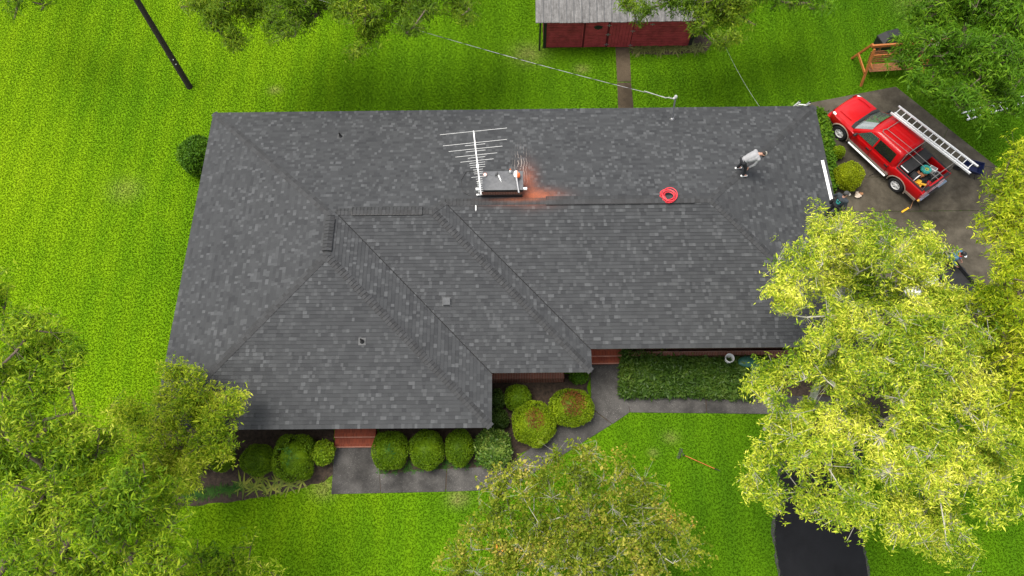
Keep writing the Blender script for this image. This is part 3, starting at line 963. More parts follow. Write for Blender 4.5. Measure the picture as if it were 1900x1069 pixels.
def sample_lobes(lobes, dens, flat=.55, holes=.0):
    """Rosette centres inside lobes (u, v, z, r_px); dens per square metre of lobe."""
    out, axs = [], []
    for (u, v, z, r) in lobes:
        c = np.array(at(u, v, z)); rm = r * px_size(c)
        area = PI * rm * rm
        # even fill through the lobe
        n = max(5, int(dens * area * .45))
        d = unit(rng.normal(0, 1, (n, 3))); rad = rng.uniform(0, 1, (n, 1)) ** .5
        d[:, 2] = d[:, 2] * .8 + .1
        wob = 1 + .30 * np.sin(d[:, :1] * 6 + u) * np.sin(d[:, 1:2] * 5 + v)
        out.append(c + d * rad * rm * wob * np.array([1, 1, flat])); axs.append(d * np.array([1, 1, .6]) + np.array([0, 0, .5]))
        # denser sprays with soft ragged edges
        ns = max(3, int(area * 2.6))
        for _ in range(ns):
            dd = unit(rng.normal(0, 1, 3)); dd[2] = abs(dd[2]) * .9 + .1
            cc = c + dd * rm * rng.uniform(.3, .95) * np.array([1, 1, flat * 1.3])
            m_ = max(3, int(dens * area * .55 / ns * rng.uniform(.5, 1.5)))
            ln = np.array([dd[0], dd[1], .15]) * rng.uniform(.12, .34)
            tt = rng.uniform(-1, 1, (m_, 1))
            P = cc + tt * ln * 1.4 + rng.normal(0, 1, (m_, 3)) * np.array([.19, .19, .11])
            out.append(P); axs.append(np.tile(dd * np.array([1, 1, .5]) + np.array([0, 0, .5]), (m_, 1)) + rng.normal(0, .4, (m_, 3)))
    return np.concatenate(out), np.concatenate(axs)


def tree(name, label, base, lobes, dens, leaf, L, W, k, bark, trunk_r, ntips, flat=.55, fork=.35, group=None, twig_r=.012, spread=1., droop=.25, bare=0):
    base = np.array([base[0], base[1], 0.0])
    C, A = sample_lobes(lobes, dens, flat)
    root = empty(name, tuple(base), 0, label, 'tree', group)
    V, Fc = rosettes(C, A, k, L, W, spread, droop)
    np_mesh('crown', V, Fc, leaf, root, True)
    # skeleton: every new tip joins the cheapest earlier node
    cen = C.mean(0)
    top = np.array([base[0] * .7 + cen[0] * .3, base[1] * .7 + cen[1] * .3, cen[2] * fork + .2])
    nodes = [base, base * .65 + top * .35 + np.array([.05, .04, 0]), top]
    par = [-1, 0, 1]; plen = [0., 1., 2.]
    idx = rng.choice(len(C), min(ntips, len(C)), replace=False)
    tips = C[idx] - np.array([0, 0, .12])
    order = np.argsort(np.linalg.norm(tips - top, axis=1))
    endn = []
    for i in order:
        tpt = tips[i]
        NA = np.array(nodes[2:]); dist = np.linalg.norm(NA - tpt, axis=1)
        low = np.maximum(0, NA[:, 2] - tpt[2])
        j = 2 + int(np.argmin(dist + .22 * np.array(plen[2:]) + .8 * low))
        p0 = nodes[j]; seg = max(1, int(np.linalg.norm(tpt - p0) / .55)); prev = j
        for q in range(1, seg + 1):
            f = q / seg
            pt = p0 * (1 - f) + tpt * f
            if q < seg: pt = pt + rng.normal(0, .07, 3) + np.array([0, 0, -.25 * f * (1 - f)])
            nodes.append(pt); par.append(prev); plen.append(plen[prev] + np.linalg.norm(pt - nodes[prev])); prev = len(nodes) - 1
        endn.append(prev)
    cnt = np.zeros(len(nodes))
    for e_ in endn:
        q = e_
        while q >= 0: cnt[q] += 1; q = par[q]
    rad = np.maximum(twig_r, trunk_r * (cnt / max(1, cnt[0])) ** .5)
    segs = [(nodes[par[i]], nodes[i], rad[par[i]] if par[i] > 2 or i < 3 else rad[i] * 1.15, rad[i]) for i in range(1, len(nodes))]
    # fine twigs out to the leaf clusters
    NA = np.array(nodes[3:]) if len(nodes) > 3 else np.array(nodes)
    for i in range(0, len(C), 2):
        d_ = np.linalg.norm(NA - C[i], axis=1); j = int(np.argmin(d_))
        if d_[j] < .85: segs.append((NA[j], C[i], twig_r * .6, twig_r * .35))
    V, Fc = tubes_np(segs, 5)
    np_mesh('trunk', V, Fc, bark, root, True)
    return root


def Z(lobes, z, dz=0.0):
    """Give each (u, v, r) lobe a height."""
    return [(u, v, z + dz * math.sin(u * .05 + v * .031), r) for (u, v, r) in lobes]


# the big yellow green tree by the drive
tree('broad_tree', 'broad yellow green tree spreading over the drive and the house corner', (10.0, 6.7),
     Z([(1545, 445, 55), (1625, 455, 62), (1705, 468, 50), (1735, 452, 15), (1455, 562, 34), (1462, 508, 36), (1500, 480, 35), (1545, 520, 62), (1625, 545, 62), (1700, 590, 40), (1690, 520, 40), (1716, 500, 24), (1738, 548, 26), (1780, 570, 40),
        (1565, 610, 55), (1655, 650, 80), (1755, 640, 70), (1835, 650, 60), (1520, 630, 24), (1480, 672, 36), (1432, 690, 36), (1400, 720, 26), (1440, 745, 22), (1540, 690, 45),
        (1610, 690, 50), (1700, 730, 75), (1800, 740, 70), (1455, 790, 42), (1500, 760, 26), (1545, 765, 22), (1420, 850, 42), (1393, 905, 26), (1440, 920, 30), (1500, 850, 48), (1560, 815, 50), (1605, 770, 32), (1570, 730, 28), (1500, 930, 36),
        (1575, 935, 50), (1650, 860, 62), (1745, 850, 80), (1835, 840, 60), (1660, 965, 55), (1740, 980, 60), (1790, 1025, 35), (1845, 935, 45), (1880, 830, 40), (1880, 745, 40), (1560, 880, 30), (1690, 800, 50)], 8.2, 1.3),
     170, L_YEL, .102, .026, 12, M_BARKP, .13, 330, .5, .38, None, .013)
tree('tall_tree', 'tall lime green tree beside the driveway at the right', (21.3, 7.6),
     Z([(1893, 300, 34), (1872, 350, 44), (1862, 425, 56), (1895, 490, 60), (1858, 505, 26), (1880, 585, 60), (1900, 380, 50), (1905, 680, 60), (1850, 560, 40), (1925, 600, 60), (1930, 450, 60), (1890, 760, 45)], 8.6, .9),
     130, L_YEL2, .115, .029, 12, M_BARK, .22, 130, .55, .38)
# trees at the lower left
tree('spreading_tree', 'large spreading green tree filling the lower left lawn', (-15.2, 2.2),
     Z([(35, 600, 46), (100, 640, 50), (140, 660, 28), (30, 680, 66), (105, 715, 42), (50, 765, 66), (140, 800, 55), (200, 820, 40), (50, 850, 78), (150, 880, 76), (235, 905, 55), (290, 935, 40), (275, 985, 55),
        (180, 975, 78), (70, 960, 86), (60, 1050, 72), (180, 1060, 80), (290, 1050, 60), (-20, 560, 50), (-40, 700, 70), (-30, 850, 80)], 9.5, 1.2),
     105, L_MID, .13, .030, 11, M_BARK, .26, 240, .5, .38)
tree('young_tree', 'slender young tree growing at the front left corner of the house', (-12.2, 5.2),
     Z([(328, 695, 30), (345, 745, 40), (395, 748, 36), (436, 745, 28), (400, 795, 42), (310, 790, 42), (255, 790, 36), (262, 850, 42), (330, 850, 45), (345, 895, 30), (290, 900, 36), (225, 770, 24), (290, 930, 20), (415, 830, 26), (360, 700, 22), (375, 775, 34), (300, 740, 26), (370, 840, 34), (310, 870, 34)], 3.9, .5),
     150, L_YOUNG, .115, .030, 10, M_BARK, .09, 90, .55, .3)
tree('low_tree', 'small green tree top rising from the bottom edge of the lawn', (-8.6, -.6),
     Z([(380, 1035, 40), (440, 1045, 36), (340, 1060, 36), (480, 1070, 30), (400, 1090, 60), (300, 1100, 50)], 4.6, .4),
     60, L_MID, .16, .038, 8, M_BARK, .10, 60, .5, .35)
# thin turning tree, bottom centre
tree('turning_tree', 'thin tree with turning orange and olive leaves over the front lawn', (1.2, .6),
     Z([(1000, 905, 58), (1085, 890, 62), (1170, 925, 70), (925, 930, 44), (1000, 985, 76), (1090, 1000, 86), (1195, 1015, 76), (1255, 985, 40), (890, 985, 44), (855, 1045, 48), (960, 1055, 66), (1080, 1075, 80), (1200, 1080, 76),
        (960, 880, 30), (1030, 850, 22), (1090, 840, 22), (1150, 850, 16), (920, 890, 22), (1275, 1030, 34)], 5.6, .7),
     92, L_AUT, .085, .050, 7, M_BARKP, .08, 170, .55, .4, None, .006, 1.0, .15)
# trees behind the house, at the top of the picture
tree('shade_tree', 'olive green shade tree hanging over the back lawn, left of the two', (-8.6, 33.0),
     Z([(378, 8, 34), (415, 40, 36), (440, 76, 26), (478, 20, 42), (515, 52, 34), (556, 34, 36), (600, 8, 30), (540, 0, 40), (420, -10, 50), (500, -40, 60), (590, -50, 60)], 6.4, .6),
     80, L_TOP, .16, .036, 10, M_BARK, .2, 100, .55, .45, None)
tree('shade_tree', 'olive green shade tree hanging over the back lawn, right of the two', (-3.2, 33.6),
     Z([(665, 18, 42), (735, 18, 44), (690, 64, 34), (662, 96, 18), (795, 10, 36), (850, 12, 34), (862, 34, 18), (630, 22, 26), (760, 50, 24), (700, -40, 60), (800, -50, 60), (880, -40, 40)], 6.4, .6),
     80, L_TOP, .16, .036, 10, M_BARK, .2, 100, .55, .45, None)
tree('yard_tree', 'green tree drooping over the right end of the red shed', (11.2, 31.6),
     Z([(1165, 8, 26), (1198, 22, 20), (1185, 40, 10), (1258, 4, 36), (1300, 18, 36), (1342, 30, 40), (1372, 6, 40), (1338, 76, 24), (1300, 52, 20), (1362, 70, 16), (1310, -30, 60), (1400, -30, 50)], 5.4, .6),
     80, L_TOP, .16, .036, 10, M_BARK, .18, 90, .55, .45)
tree('back_tree', 'green tree top at the upper edge between the shed and the swing', (14.2, 33.4),
     Z([(1478, 2, 28), (1516, 4, 24), (1448, 4, 16), (1490, -30, 50)], 5.0, .4),
     54, L_DARK, .18, .042, 8, M_BARK, .14, 40, .55, .45)
tree('oak_tree', 'deep green oak covering the wooden swing in the upper right corner', (21.2, 28.6),
     Z([(1735, 28, 50), (1815, 18, 56), (1890, 28, 50), (1705, 88, 40), (1672, 108, 24), (1765, 108, 56), (1840, 108, 60), (1895, 128, 50), (1700, 146, 22), (1738, 162, 28), (1792, 178, 38), (1850, 178, 42), (1826, 212, 22),
        (1700, 30, 30), (1740, 186, 16), (1900, 60, 60), (1800, -30, 70), (1900, -30, 70), (1880, 196, 26)], 5.6, .8),
     85, L_DARK, .18, .040, 9, M_BARK, .2, 160, .55, .4)
tree('corner_tree', 'tip of a yellowish tree at the upper left corner', (-25.5, 33.0),
     Z([(30, 2, 22), (84, 2, 18), (-15, -5, 30), (50, -15, 24)], 4.6, .3),
     50, L_MID, .18, .042, 8, M_BARK, .15, 30, .5, .45)


# ------------------------------------------------------------------ shrubs
def shrub(name, label, u, v, ru, h, leaf, L=.055, W=.035, dens=900, ry=None, top=None, ragged=.05, boxy=0., group=None, cat='shrub', sprig=None, zc=None):
    """Clipped shrub centred on photo pixel (u, v) at half height; ru = half width in pixels, h = height in metres."""
    c = at(u, v, h * .5 if zc is None else zc); c.z = h * .5
    rx = ru * px_size(c); ry = rx if ry is None else ry
    n = int(dens * 2.0 * (rx + ry) * (rx + ry + h))
    d = unit(rng.normal(0, 1, (n, 3)))
    if boxy: d = np.sign(d) * np.abs(d) ** (1 - boxy); d = d / (np.abs(d) ** 4).sum(1, keepdims=True) ** .25 if boxy > .3 else unit(d)
    dl = 1 + .06 * np.sin(d[:, :1] * 5 + u) * np.cos(d[:, 1:2] * 4 + v) + .03 * np.sin(d[:, 2:3] * 9 + u * .7 + d[:, :1] * 8)
    P = d * dl * np.array([rx, ry, h * .5]) * (1 - np.abs(rng.normal(0, ragged, (n, 1))))
    Nn = unit(d / np.array([rx, ry, h * .5]))
    keep = P[:, 2] > -h * .48
    P, Nn = P[keep], Nn[keep]; n = len(P)
    P = P + np.array([c.x, c.y, c.z])
    D = unit(rng.normal(0, 1, (n, 3)) + Nn * .75)
    V, Fc = leaf_quads(P - D * L * .4, D, L * np.exp(rng.normal(0, .2, n)), W, .9, .2)
    mi = np.zeros(n, int)
    mats = [leaf, M_BARK]
    if top is not None:
        mt_, tu, tv, tr = top
        pc = at(tu, tv, h * .95); rr = tr * px_size(pc)
        q = np.hypot(P[:, 0] - pc.x, (P[:, 1] - pc.y) * .85) + rng.normal(0, rr * .14, n)
        mi[(q < rr) & (P[:, 2] > h * .5)] = 2
        mats.append(mt_)
    if sprig:
        for (su, sv, sn, sh) in sprig:
            sc = np.array(at(su, sv, h + sh * .5))
            Cs = sc + rng.normal(0, 1, (sn, 3)) * np.array([.10, .10, sh * .4])
            v2, f2 = rosettes(Cs, np.tile(np.array([0, 0, 1.]), (sn, 1)), 7, .12, .035)
            Fc = np.concatenate([Fc, f2 + len(V)]); V = np.concatenate([V, v2]); mi = np.concatenate([mi, np.full(len(f2), len(mats))])
        mats.append(L_STRAP)
    # inner stems and twig mass
    m_ = MB(); m_.blob((0, 0, 0), (rx * .78, ry * .78, h * .40), 14, 9, 0, None, .1)
    iv = np.array(m_.v) + np.array([c.x, c.y, c.z]); iq = np.array([f for f in m_.f])
    Fc = np.concatenate([Fc, iq + len(V)]); V = np.concatenate([V, iv]); mi = np.concatenate([mi, np.zeros(len(iq), int)])
    sv_, sf = tubes_np([(np.array([c.x, c.y, 0]), np.array([c.x, c.y, h * .4]), .04, .03)], 6)
    Fc = np.concatenate([Fc, sf + len(V)]); V = np.concatenate([V, sv_]); mi = np.concatenate([mi, np.ones(len(sf), int)])
    o = np_mesh(name, V, Fc, mats, None, False, mi)
    return finish(o, label, cat, group)


GF = 'clipped shrubs along the front of the left wing'
shrub('round_shrub', 'clipped green ball shrub left of the bare soil patch, half under young tree leaves', 411, 850, 24, 1.15, L_BOX, ry=.55, group=GF)
shrub('round_shrub', 'squat dark green ball shrub above the pale strappy plants', 479, 853, 33, 1.1, L_BOX, ry=.62, group=GF)
shrub('round_shrub', 'tall box shaped green shrub with weed shoots beside the lime shrub', 546, 849, 35, 1.25, L_BOX, ry=.86, boxy=.4, group=GF, sprig=[(531, 838, 5, .15), (536, 860, 4, .12)])
shrub('lime_shrub', 'small bright lime green shrub left of the brick steps', 600, 840, 21, .95, L_LIME, .09, .06, 420, ry=.5, ragged=.10, group=GF)
shrub('round_shrub', 'rounded green shrub with a weed sprig right of the brick steps', 724, 836, 35, 1.2, L_BOX, ry=.78, boxy=.2, group=GF, sprig=[(718, 833, 4, .12)])
shrub('round_shrub', 'rounded green shrub in the middle of the row of three right of the steps', 792, 834, 33, 1.2, L_BOX, ry=.80, boxy=.2, group=GF)
shrub('round_shrub', 'narrow rounded green shrub touching the pale holly', 852, 830, 27, 1.2, L_BOX, ry=.75, boxy=.2, group=GF)
shrub('holly_shrub', 'loose glossy holly shrub with pale edged leaves at the wing corner', 915, 832, 36, 1.2, L_HOLLY, .12, .065, 330, ry=.80, ragged=.16)
shrub('corner_shrub', 'dark small leaved shrub tucked against the wing roof edge, upper one', 921, 742, 17, .9, L_DBOX, .07, .045, 700, ry=.45, ragged=.1)
shrub('corner_shrub', 'dark small leaved shrub tucked against the wing roof edge, lower one', 924, 778, 20, .9, L_DBOX, .07, .045, 700, ry=.45, ragged=.1)
shrub('round_shrub', 'small plain green ball shrub behind the two brown topped ones', 960, 738, 25, 1.0, L_BOX, ry=.55)
GB = 'bright shrubs with browned tops'
shrub('browned_shrub', 'bright green ball shrub with a browned top, nearer the holly', 990, 786, 41, 1.3, L_BOXY, ry=.92, top=(L_BRN, 993, 777, 17), group=GB)
shrub('browned_shrub', 'bright green ball shrub with a browned top, beside the walkway bend', 1060, 756, 42, 1.3, L_BOXY, ry=.78, top=(L_BRN, 1065, 746, 21), group=GB)
shrub('leafy_shrub', 'small leafy green shrub under the porch roof corner by the walkway', 1074, 699, 18, .7, L_BRIGHT, .12, .05, 280, ry=.32, ragged=.2)
shrub('round_shrub', 'dark dense bush against the west eave of the house', 370, 289, 38, 1.7, L_BRIGHT, .11, .07, 420, ry=.95, ragged=.10)
shrub('round_shrub', 'small yellow green ball shrub between the hedge strip and the big ball', 1554, 283, 13, .8, L_BOXY, ry=.28)
shrub('round_shrub', 'large yellow green ball shrub beside the driveway', 1574, 327, 26, 1.4, L_BALL, ry=.66)
shrub('round_shrub', 'yellow green ball shrub hidden in the young tree leaves', 300, 850, 17, 1.3, L_BOXY, ry=.4)
shrub('round_shrub', 'dark green ball shrub in the shade of the young tree', 362, 850, 22, 1.1, L_DBOX, ry=.5)


def hedge(name, label, poly, z, leaf, L, W, dens, ragged=.06, cat='hedge'):
    xs = [p[0] for p in poly]; ys = [p[1] for p in poly]
    A_ = (max(xs) - min(xs)) * (max(ys) - min(ys))
    n = int(dens * A_ * 1.0)
    P = np.stack([rng.uniform(min(xs), max(xs), n), rng.uniform(min(ys), max(ys), n)], 1)
    P = P[in_poly(P, poly)]; n = len(P)
    hz = z * (1 - np.abs(rng.normal(0, ragged * 2, n))) + .05 * np.sin(P[:, 0] * 3.1) * np.cos(P[:, 1] * 4.3)
    top = np.column_stack([P, hz])
    # sides
    sd = []
    for i in range(len(poly)):
        a, b2 = np.array(poly[i][:2]), np.array(poly[(i + 1) % len(poly)][:2])
        m_ = int(dens * np.linalg.norm(b2 - a) * z * 1.0)
        f = rng.uniform(0, 1, (m_, 1)); q = a + (b2 - a) * f + rng.normal(0, .03, (m_, 2))
        sd.append(np.column_stack([q, rng.uniform(.02, z, m_)]))
    C = np.concatenate([top] + sd); n = len(C)
    Ax = rng.normal(0, .35, (n, 3)) + np.array([0, 0, 1.])
    V, Fc = rosettes(C, Ax, 4, L, W, .8, .35)
    b = MB(); cx_, cy_ = sum(xs) / len(xs), sum(ys) / len(ys)
    b.prism([(cx_ + (p[0] - cx_) * .97, cy_ + (p[1] - cy_) * .93) for p in poly], 0.0, z * .82)
    iv, base_n = np.array(b.v), len(V)
    quads = []
    for f in b.f:
        for i in range(1, len(f) - 1, 2): quads.append([f[0], f[i], f[min(i + 1, len(f) - 1)], f[min(i + 2, len(f) - 1)]] if i + 2 < len(f) else [f[0], f[i], f[i + 1], f[i + 1]])
    quads = [q for q in quads if len(set(q)) == 4]
    Fc = np.concatenate([Fc, np.array(quads) + base_n]); V = np.concatenate([V, iv])
    return finish(np_mesh(name, V, Fc, leaf), label, cat)


hz = .45
hp = [at(1156, 730, hz), at(1157, 652, hz), at(1240, 664, hz), at(1330, 668, hz), at(1425, 664, hz), at(1440, 715, hz), at(1392, 732, hz), at(1280, 728, hz), at(1178, 730, hz)]
hedge('glossy_hedge', 'broad dark glossy hedge block along the front walk', [(p.x, p.y) for p in hp], hz, L_GLOSS, .13, .045, 330, .10)
hp = [(13.32, 22.3)] + [tuple(at(u_, v_, .6)[:2]) for u_, v_ in ((1527, 204), (1538, 228), (1545, 262), (1547, 300), (1551, 345))] + [(13.32, 17.0)]
hedge('ivy_strip', 'bright green leafy hedge strip along the east wall by the truck', hp, .6, L_BRIGHT, .12, .065, 320, .10)


def straps(name, label, uvs, leaf, L, W, k=16, up=.55, group=None, cat='plant', z=0.03):
    out = []
    Vs, Fs, off = [], [], 0
    for (u, v) in uvs:
        c = np.array(at(u, v, z))
        az = rng.uniform(0, 2 * PI, k); e = rng.uniform(.35, 1.1, k) * up
        D = np.column_stack([np.cos(az), np.sin(az), e]); l = L * rng.uniform(.6, 1.15, k)
        S = np.column_stack([-np.sin(az), np.cos(az), np.zeros(k)])
        prev = np.tile(c, (k, 1)) + rng.normal(0, .03, (k, 3)) * np.array([1, 1, 0]); d = unit(D); rows = []
        for j in range(5):
            wj = W * (.6, 1., .9, .6, .08)[j]
            rows.append((prev - S * wj / 2, prev + S * wj / 2))
            d = unit(d + np.array([0, 0, -.30])); prev = prev + d * (l / 4)[:, None]
        Vv = np.stack([np.stack(r, 1) for r in rows], 1)      # k,5,2,3
        V = Vv.reshape(-1, 3)
        for q in range(k):
            for j in range(4):
                o_ = off + q * 10 + j * 2
                Fs.append((o_, o_ + 1, o_ + 3, o_ + 2))
        Vs.append(V); off += len(V)
    V = np.concatenate(Vs); V[:, 2] = np.maximum(V[:, 2], .02)
    return finish(np_mesh(name, V, np.array(Fs), leaf), label, cat, group)


straps('border_grass', 'row of dark green strappy border grass edging the left bed', [(345 + i * 8.2, 921 - i * 1.3 + 4 * math.sin(i * 2.1)) for i in range(13)], L_STRAP, .34, .022, 26)
straps('strappy_lily', 'pale yellow green strappy lilies below the squat shrub', [(452, 902), (470, 905), (487, 900), (503, 906), (520, 902), (537, 900), (561, 893), (445, 896), (478, 893), (513, 894)], L_STRAPY, .55, .065, 12, .5)
straps('border_grass', 'green border grass at the feet of the three shrubs by the walk', [(702, 876), (716, 880), (735, 878), (752, 873), (768, 874), (784, 872), (806, 866), (826, 868), (845, 866), (866, 866), (885, 862), (758, 862), (826, 858)], L_STRAP, .28, .02, 24)
straps('shed_plants', 'mixed grassy weeds along the shed front right of the door', [(1178 + i * 9.5, 91 + 4 * math.sin(i * 1.7) - i * .3) for i in range(14)], L_STRAPW, .55, .045, 26, .8)
straps('tall_weed', 'spiky weed clump against the brick ledge in the hedge', [(1226, 660), (1232, 657)], L_STRAPY, .40, .025, 18, .9, z=.30)

# ------------------------------------------------------------------ red barn shed
shed = empty('garden_shed', (5.2, 28.5, 0), 0, 'long red wooden shed with black corner boards and a weathered grey panel roof', 'shed')
SX0, SX1, SY0, SY1, SZ = 1.42, 9.02, 26.62, 31.2, 2.3
b = MB(); b.box(SX0, SX1, SY0, SY1, 0, 2.35); b.box(SX0 + .01, SX1 - .01, SY0 + 1.4, SY1 - 1.6, 2.35, 2.62); b.build('wall', simple('old_red_sheathing', (.10, .010, .012), .8), shed, True)
b = MB()
y = SY0
for i in range(13):       # horizontal boards of the right and left wall fields, standing a little proud with dark gaps
    z0 = .06 + i * .172
    b.box(SX0 + .14, SX0 + 1.92, y - .022, y - .002, z0, z0 + .148)
b.build('board_siding', M_SHED, shed, True)
b = MB()
for i in range(13): b.box(5.90, SX1 - .16, y - .022, y - .002, .06 + i * .172, .208 + i * .172)
b.build('board_siding', M_SHED, shed, True)
b = MB()
b.box(SX0 - .02, SX0 + .13, y - .035, y - .003, 0, 2.33); b.build('corner_board', M_BLACK, shed, True)
b = MB(); b.box(SX1 - .15, SX1 + .002, y - .035, y - .003, 0, 2.33)
b.box(SX1 + .003, SX1 + .03, y - .03, SY1, 0, 2.3)  # black sheet along the right side: darkness under the overhang put into colour
b.build('corner_board', M_BLACK, shed, True)
b = MB()
for i in range(11): b.box(3.56, 4.60, y - .026, y - .004, .06 + i * .2, .06 + i * .2 + .178)
b.box(3.50, 3.555, y - .04, y - .003, .04, 2.3); b.box(3.34, 3.40, y - .04, y - .003, .04, 2.3)
d1 = b.build('door', M_SHEDD, shed, True)
b = MB(); b.blob((4.13, y - .03, 1.42), (.22, .012, .13), 12, 8, 0, None, .5); b.build('broken_hole', M_BLACK, d1)
b = MB()
for i in range(7): b.box(4.72 + i * .165, 4.72 + i * .165 + .150, y - .026, y - .004, .02, 2.3)
d2 = b.build('door', M_SHEDD, shed, True)
for x, z in ((4.66, .22), (4.66, .92), (4.66, 1.55), (5.88, 1.15), (5.88, .14), (6.8, 1.60)):
    b = MB(); b.box(x - .12, x + .12, y - .036, y - .027, z - .02, z + .02); b.box(x - .02, x + .02, y - .037, y - .0275, z - .09, z + .09)
    b.build('hinge', M_STEEL, d2)
b = MB()
RX0, RX1, RYE, RYR = .98, 9.35, 26.1, 29.0
rs = .30
x = RX0; i = 0
R2 = random.Random(5)
while x < RX1:
    wd = min(.37 + R2.uniform(-.02, .02), RX1 - x)
    for (ya, yb, za, zb) in ((RYE + R2.uniform(-.02, .02), RYR, SZ, SZ + rs * (RYR - RYE)), (31.9, RYR, SZ, SZ + rs * (31.9 - RYR))):
        dz = R2.uniform(-.006, .006)
        b.add([(x, ya, za + dz), (x + wd - .012, ya, za + dz), (x + wd - .012, yb, zb + dz), (x, yb, zb + dz), (x, ya, za - .03), (x + wd - .012, ya, za - .03), (x + wd - .012, yb, zb - .03), (x, yb, zb - .03)],
              [(0, 1, 2, 3), (0, 4, 5, 1), (1, 5, 6, 2), (3, 7, 4, 0), (7, 6, 5, 4)], 0)
        b.box(x + wd - .022, x + wd + .010, min(ya, yb), max(ya, yb), 0, .0001) if False else b.beam((x + wd - .006, ya, za + .012), (x + wd - .006, yb, zb + .012), .034, .034, 1)
    x += wd
b.build('roof', [M_SHEDROOF, M_VENT], shed, True)
b = MB(); b.tube([(1.22, 26.45, 0), (1.22, 26.45, 2.28)], .045, 8); b.build('post', M_BLACK, shed, True)

# ------------------------------------------------------------------ poles and wires
pb = at(352, 162, 0)
pole = empty('utility_pole', pb, 0, 'dark leaning wooden utility pole standing on the open lawn', 'pole')
pt_ = at(255, 2, 4.92)
dirp = (pt_ - pb).normalized()
ptop = pb + dirp * 9.2
b = MB(); b.tube([pb - dirp * .2, pb + dirp * 4.5, ptop], [.155, .135, .11], 14); b.build('pole_shaft', simple('creosote_wood', (.022, .017, .013), .85, var=.4, scale=12), pole, True)
for k_ in (.17, .20): b = MB(); b.blob(pb + dirp * 9.2 * k_ + Vector((.08, -.11, 0)), .03, 8, 6); b.build('metal_tag', M_ALU, pole, True)
b = MB(); b.beam(ptop - dirp * .4 + Vector((-1.0, .3, 0)), ptop - dirp * .4 + Vector((1.0, -.3, 0)), .10, .12); b.build('crossarm', M_BARK, pole, True)


def sag(p, q, s_, n=24): return [p.lerp(q, i / n) - Vector((0, 0, s_ * 4 * (i / n) * (1 - i / n))) for i in range(n + 1)]


wire_a = mt + Vector((-.14, -.02, -.06))
wire_b = ptop - dirp * .45
pm = at(720, 88, 0)
b = MB()
pts = sag(wire_a, wire_b, .55, 40)
b.tube(pts, .010, 5)
tw = []
for i, p_ in enumerate(sag(wire_a, wire_b, .55, 240)): tw.append(p_ + Vector((0, .017 * math.cos(i * .8), .017 * math.sin(i * .8))))
b.tube(tw, .008, 4, 1)
b.tube([mt + Vector((-.10, -.06, -.02)), mt + Vector((-.28, -.03, .06)), mt + Vector((-.42, 0, -.02)), wire_a.lerp(wire_b, .05) - Vector((0, 0, .04))], .016, 6)
finish(b.build('overhead_cable', [M_GALV, M_BLACK], None), 'twisted pale service cable running from the roof mast to the utility pole', 'cable')
b = MB(); b.tube(sag(at(1338, 70, 3.4), at(1410, 199, 2.55), .15, 16), .005, 5)
finish(b.build('guy_wire', M_GALV, None), 'thin single wire from the tree by the shed to the back eave', 'wire')

# ------------------------------------------------------------------ antenna on the chimney
A0, A1 = at(892, 358, 5.25), at(878.5, 243, 5.72)
ant = empty('tv_antenna', A0, 0, 'old white rooftop television antenna with many cross rods over the chimney', 'antenna')
ax = (A1 - A0); AL = ax.length; ax.normalize()
sx_ = Vector((.985, .17, 0)); sx_ = (sx_ - ax * sx_.dot(ax)).normalized()
b = MB(); b.beam(A0 - ax * .05, A1, .045, .045); b.build('boom', M_ANT, ant, True)


def rod(f, hl, name='rod', r=.008, dx=0):
    c_ = A0 + ax * AL * f + Vector((0, 0, .03)); b = MB()
    b.tube([c_ - sx_ * (hl + dx), c_ + sx_ * (hl - dx)], r, 6); b.build(name, M_ANT, ant, True)


for f, hl in ((.985, 1.33), (.80, 1.26), (.70, 1.06), (.60, .82), (.51, .65), (.765, .40), (.665, .38), (.56, .34), (.475, .31), (.44, .30), (.405, .29), (.365, .19), (.33, .18), (.30, .17), (.25, .29), (.215, .12), (.18, .12), (.145, .11), (.11, .09), (.075, .09), (.045, .09), (.015, .10)):
    rod(f, hl)
b = MB(); b.tube([(-1.52, 15.28, 4.3), (-1.52, 15.28, 5.3)], .024, 8); b.build('mast', M_ANT, ant, True)
b = MB(); b.box(-.05, .05, -.09, .09, -.02, .05, 0, Matrix.Translation(A0 + ax * AL * .42)); b.build('coupler_box', M_ANT, ant, True)
b = MB(); b.tube([A0 + ax * .9, (-2.0, 16.0, 4.9), (-2.25, 15.9, 4.4), (-2.2, 15.5, 4.25), (-1.9, 15.3, 4.22)], .012, 6); b.build('lead_wire', M_BLACK, ant, True)


def place(px, zz): return at(px[0], px[1], zz)


# things lying on the chimney cap and roof
CT_ = 4.90
p = place((958, 338), CT_); bl = empty('leaf_blower', p, 0, 'white and orange leaf blower lying on the right end of the chimney cap', 'blower')
b = MB(); b.blob((0, .28, .13), (.11, .16, .12), 12, 8); b.build('motor_housing', M_WHITE, bl)
b = MB(); b.blob((.09, .24, .12), (.07, .12, .10), 12, 8); b.tube([(.05, .1, .2), (.05, .2, .28), (.05, .36, .24)], .018, 6); b.build('starter_cover', M_ORANGE, bl)
b = MB(); b.tube([(.0, .15, .12), (.05, -.2, .06), (.10, -.52, .04)], [.05, .04, .035], 10); b.build('tube', M_STEEL, bl)
p = place((926, 330), CT_); cg = empty('caulk_gun', p, 0.2, 'black caulking gun holding a white tube on the middle of the chimney cap', 'caulk gun')
b = MB(); b.tube([(0, .1, .03), (.04, -.16, .03)], .028, 10); b.tube([(.04, -.16, .03), (.05, -.24, .03)], [.012, .005], 6, 0); b.build('sealant_tube', M_WHITE, cg)
b = MB(); b.tube([(0, .1, .03), (-.03, .26, .03)], .012, 6); b.tube([(-.01, .14, .03), (-.14, .12, .03)], .016, 6); b.tube([(-.02, .2, .03), (-.13, .17, .03)], .011, 6)
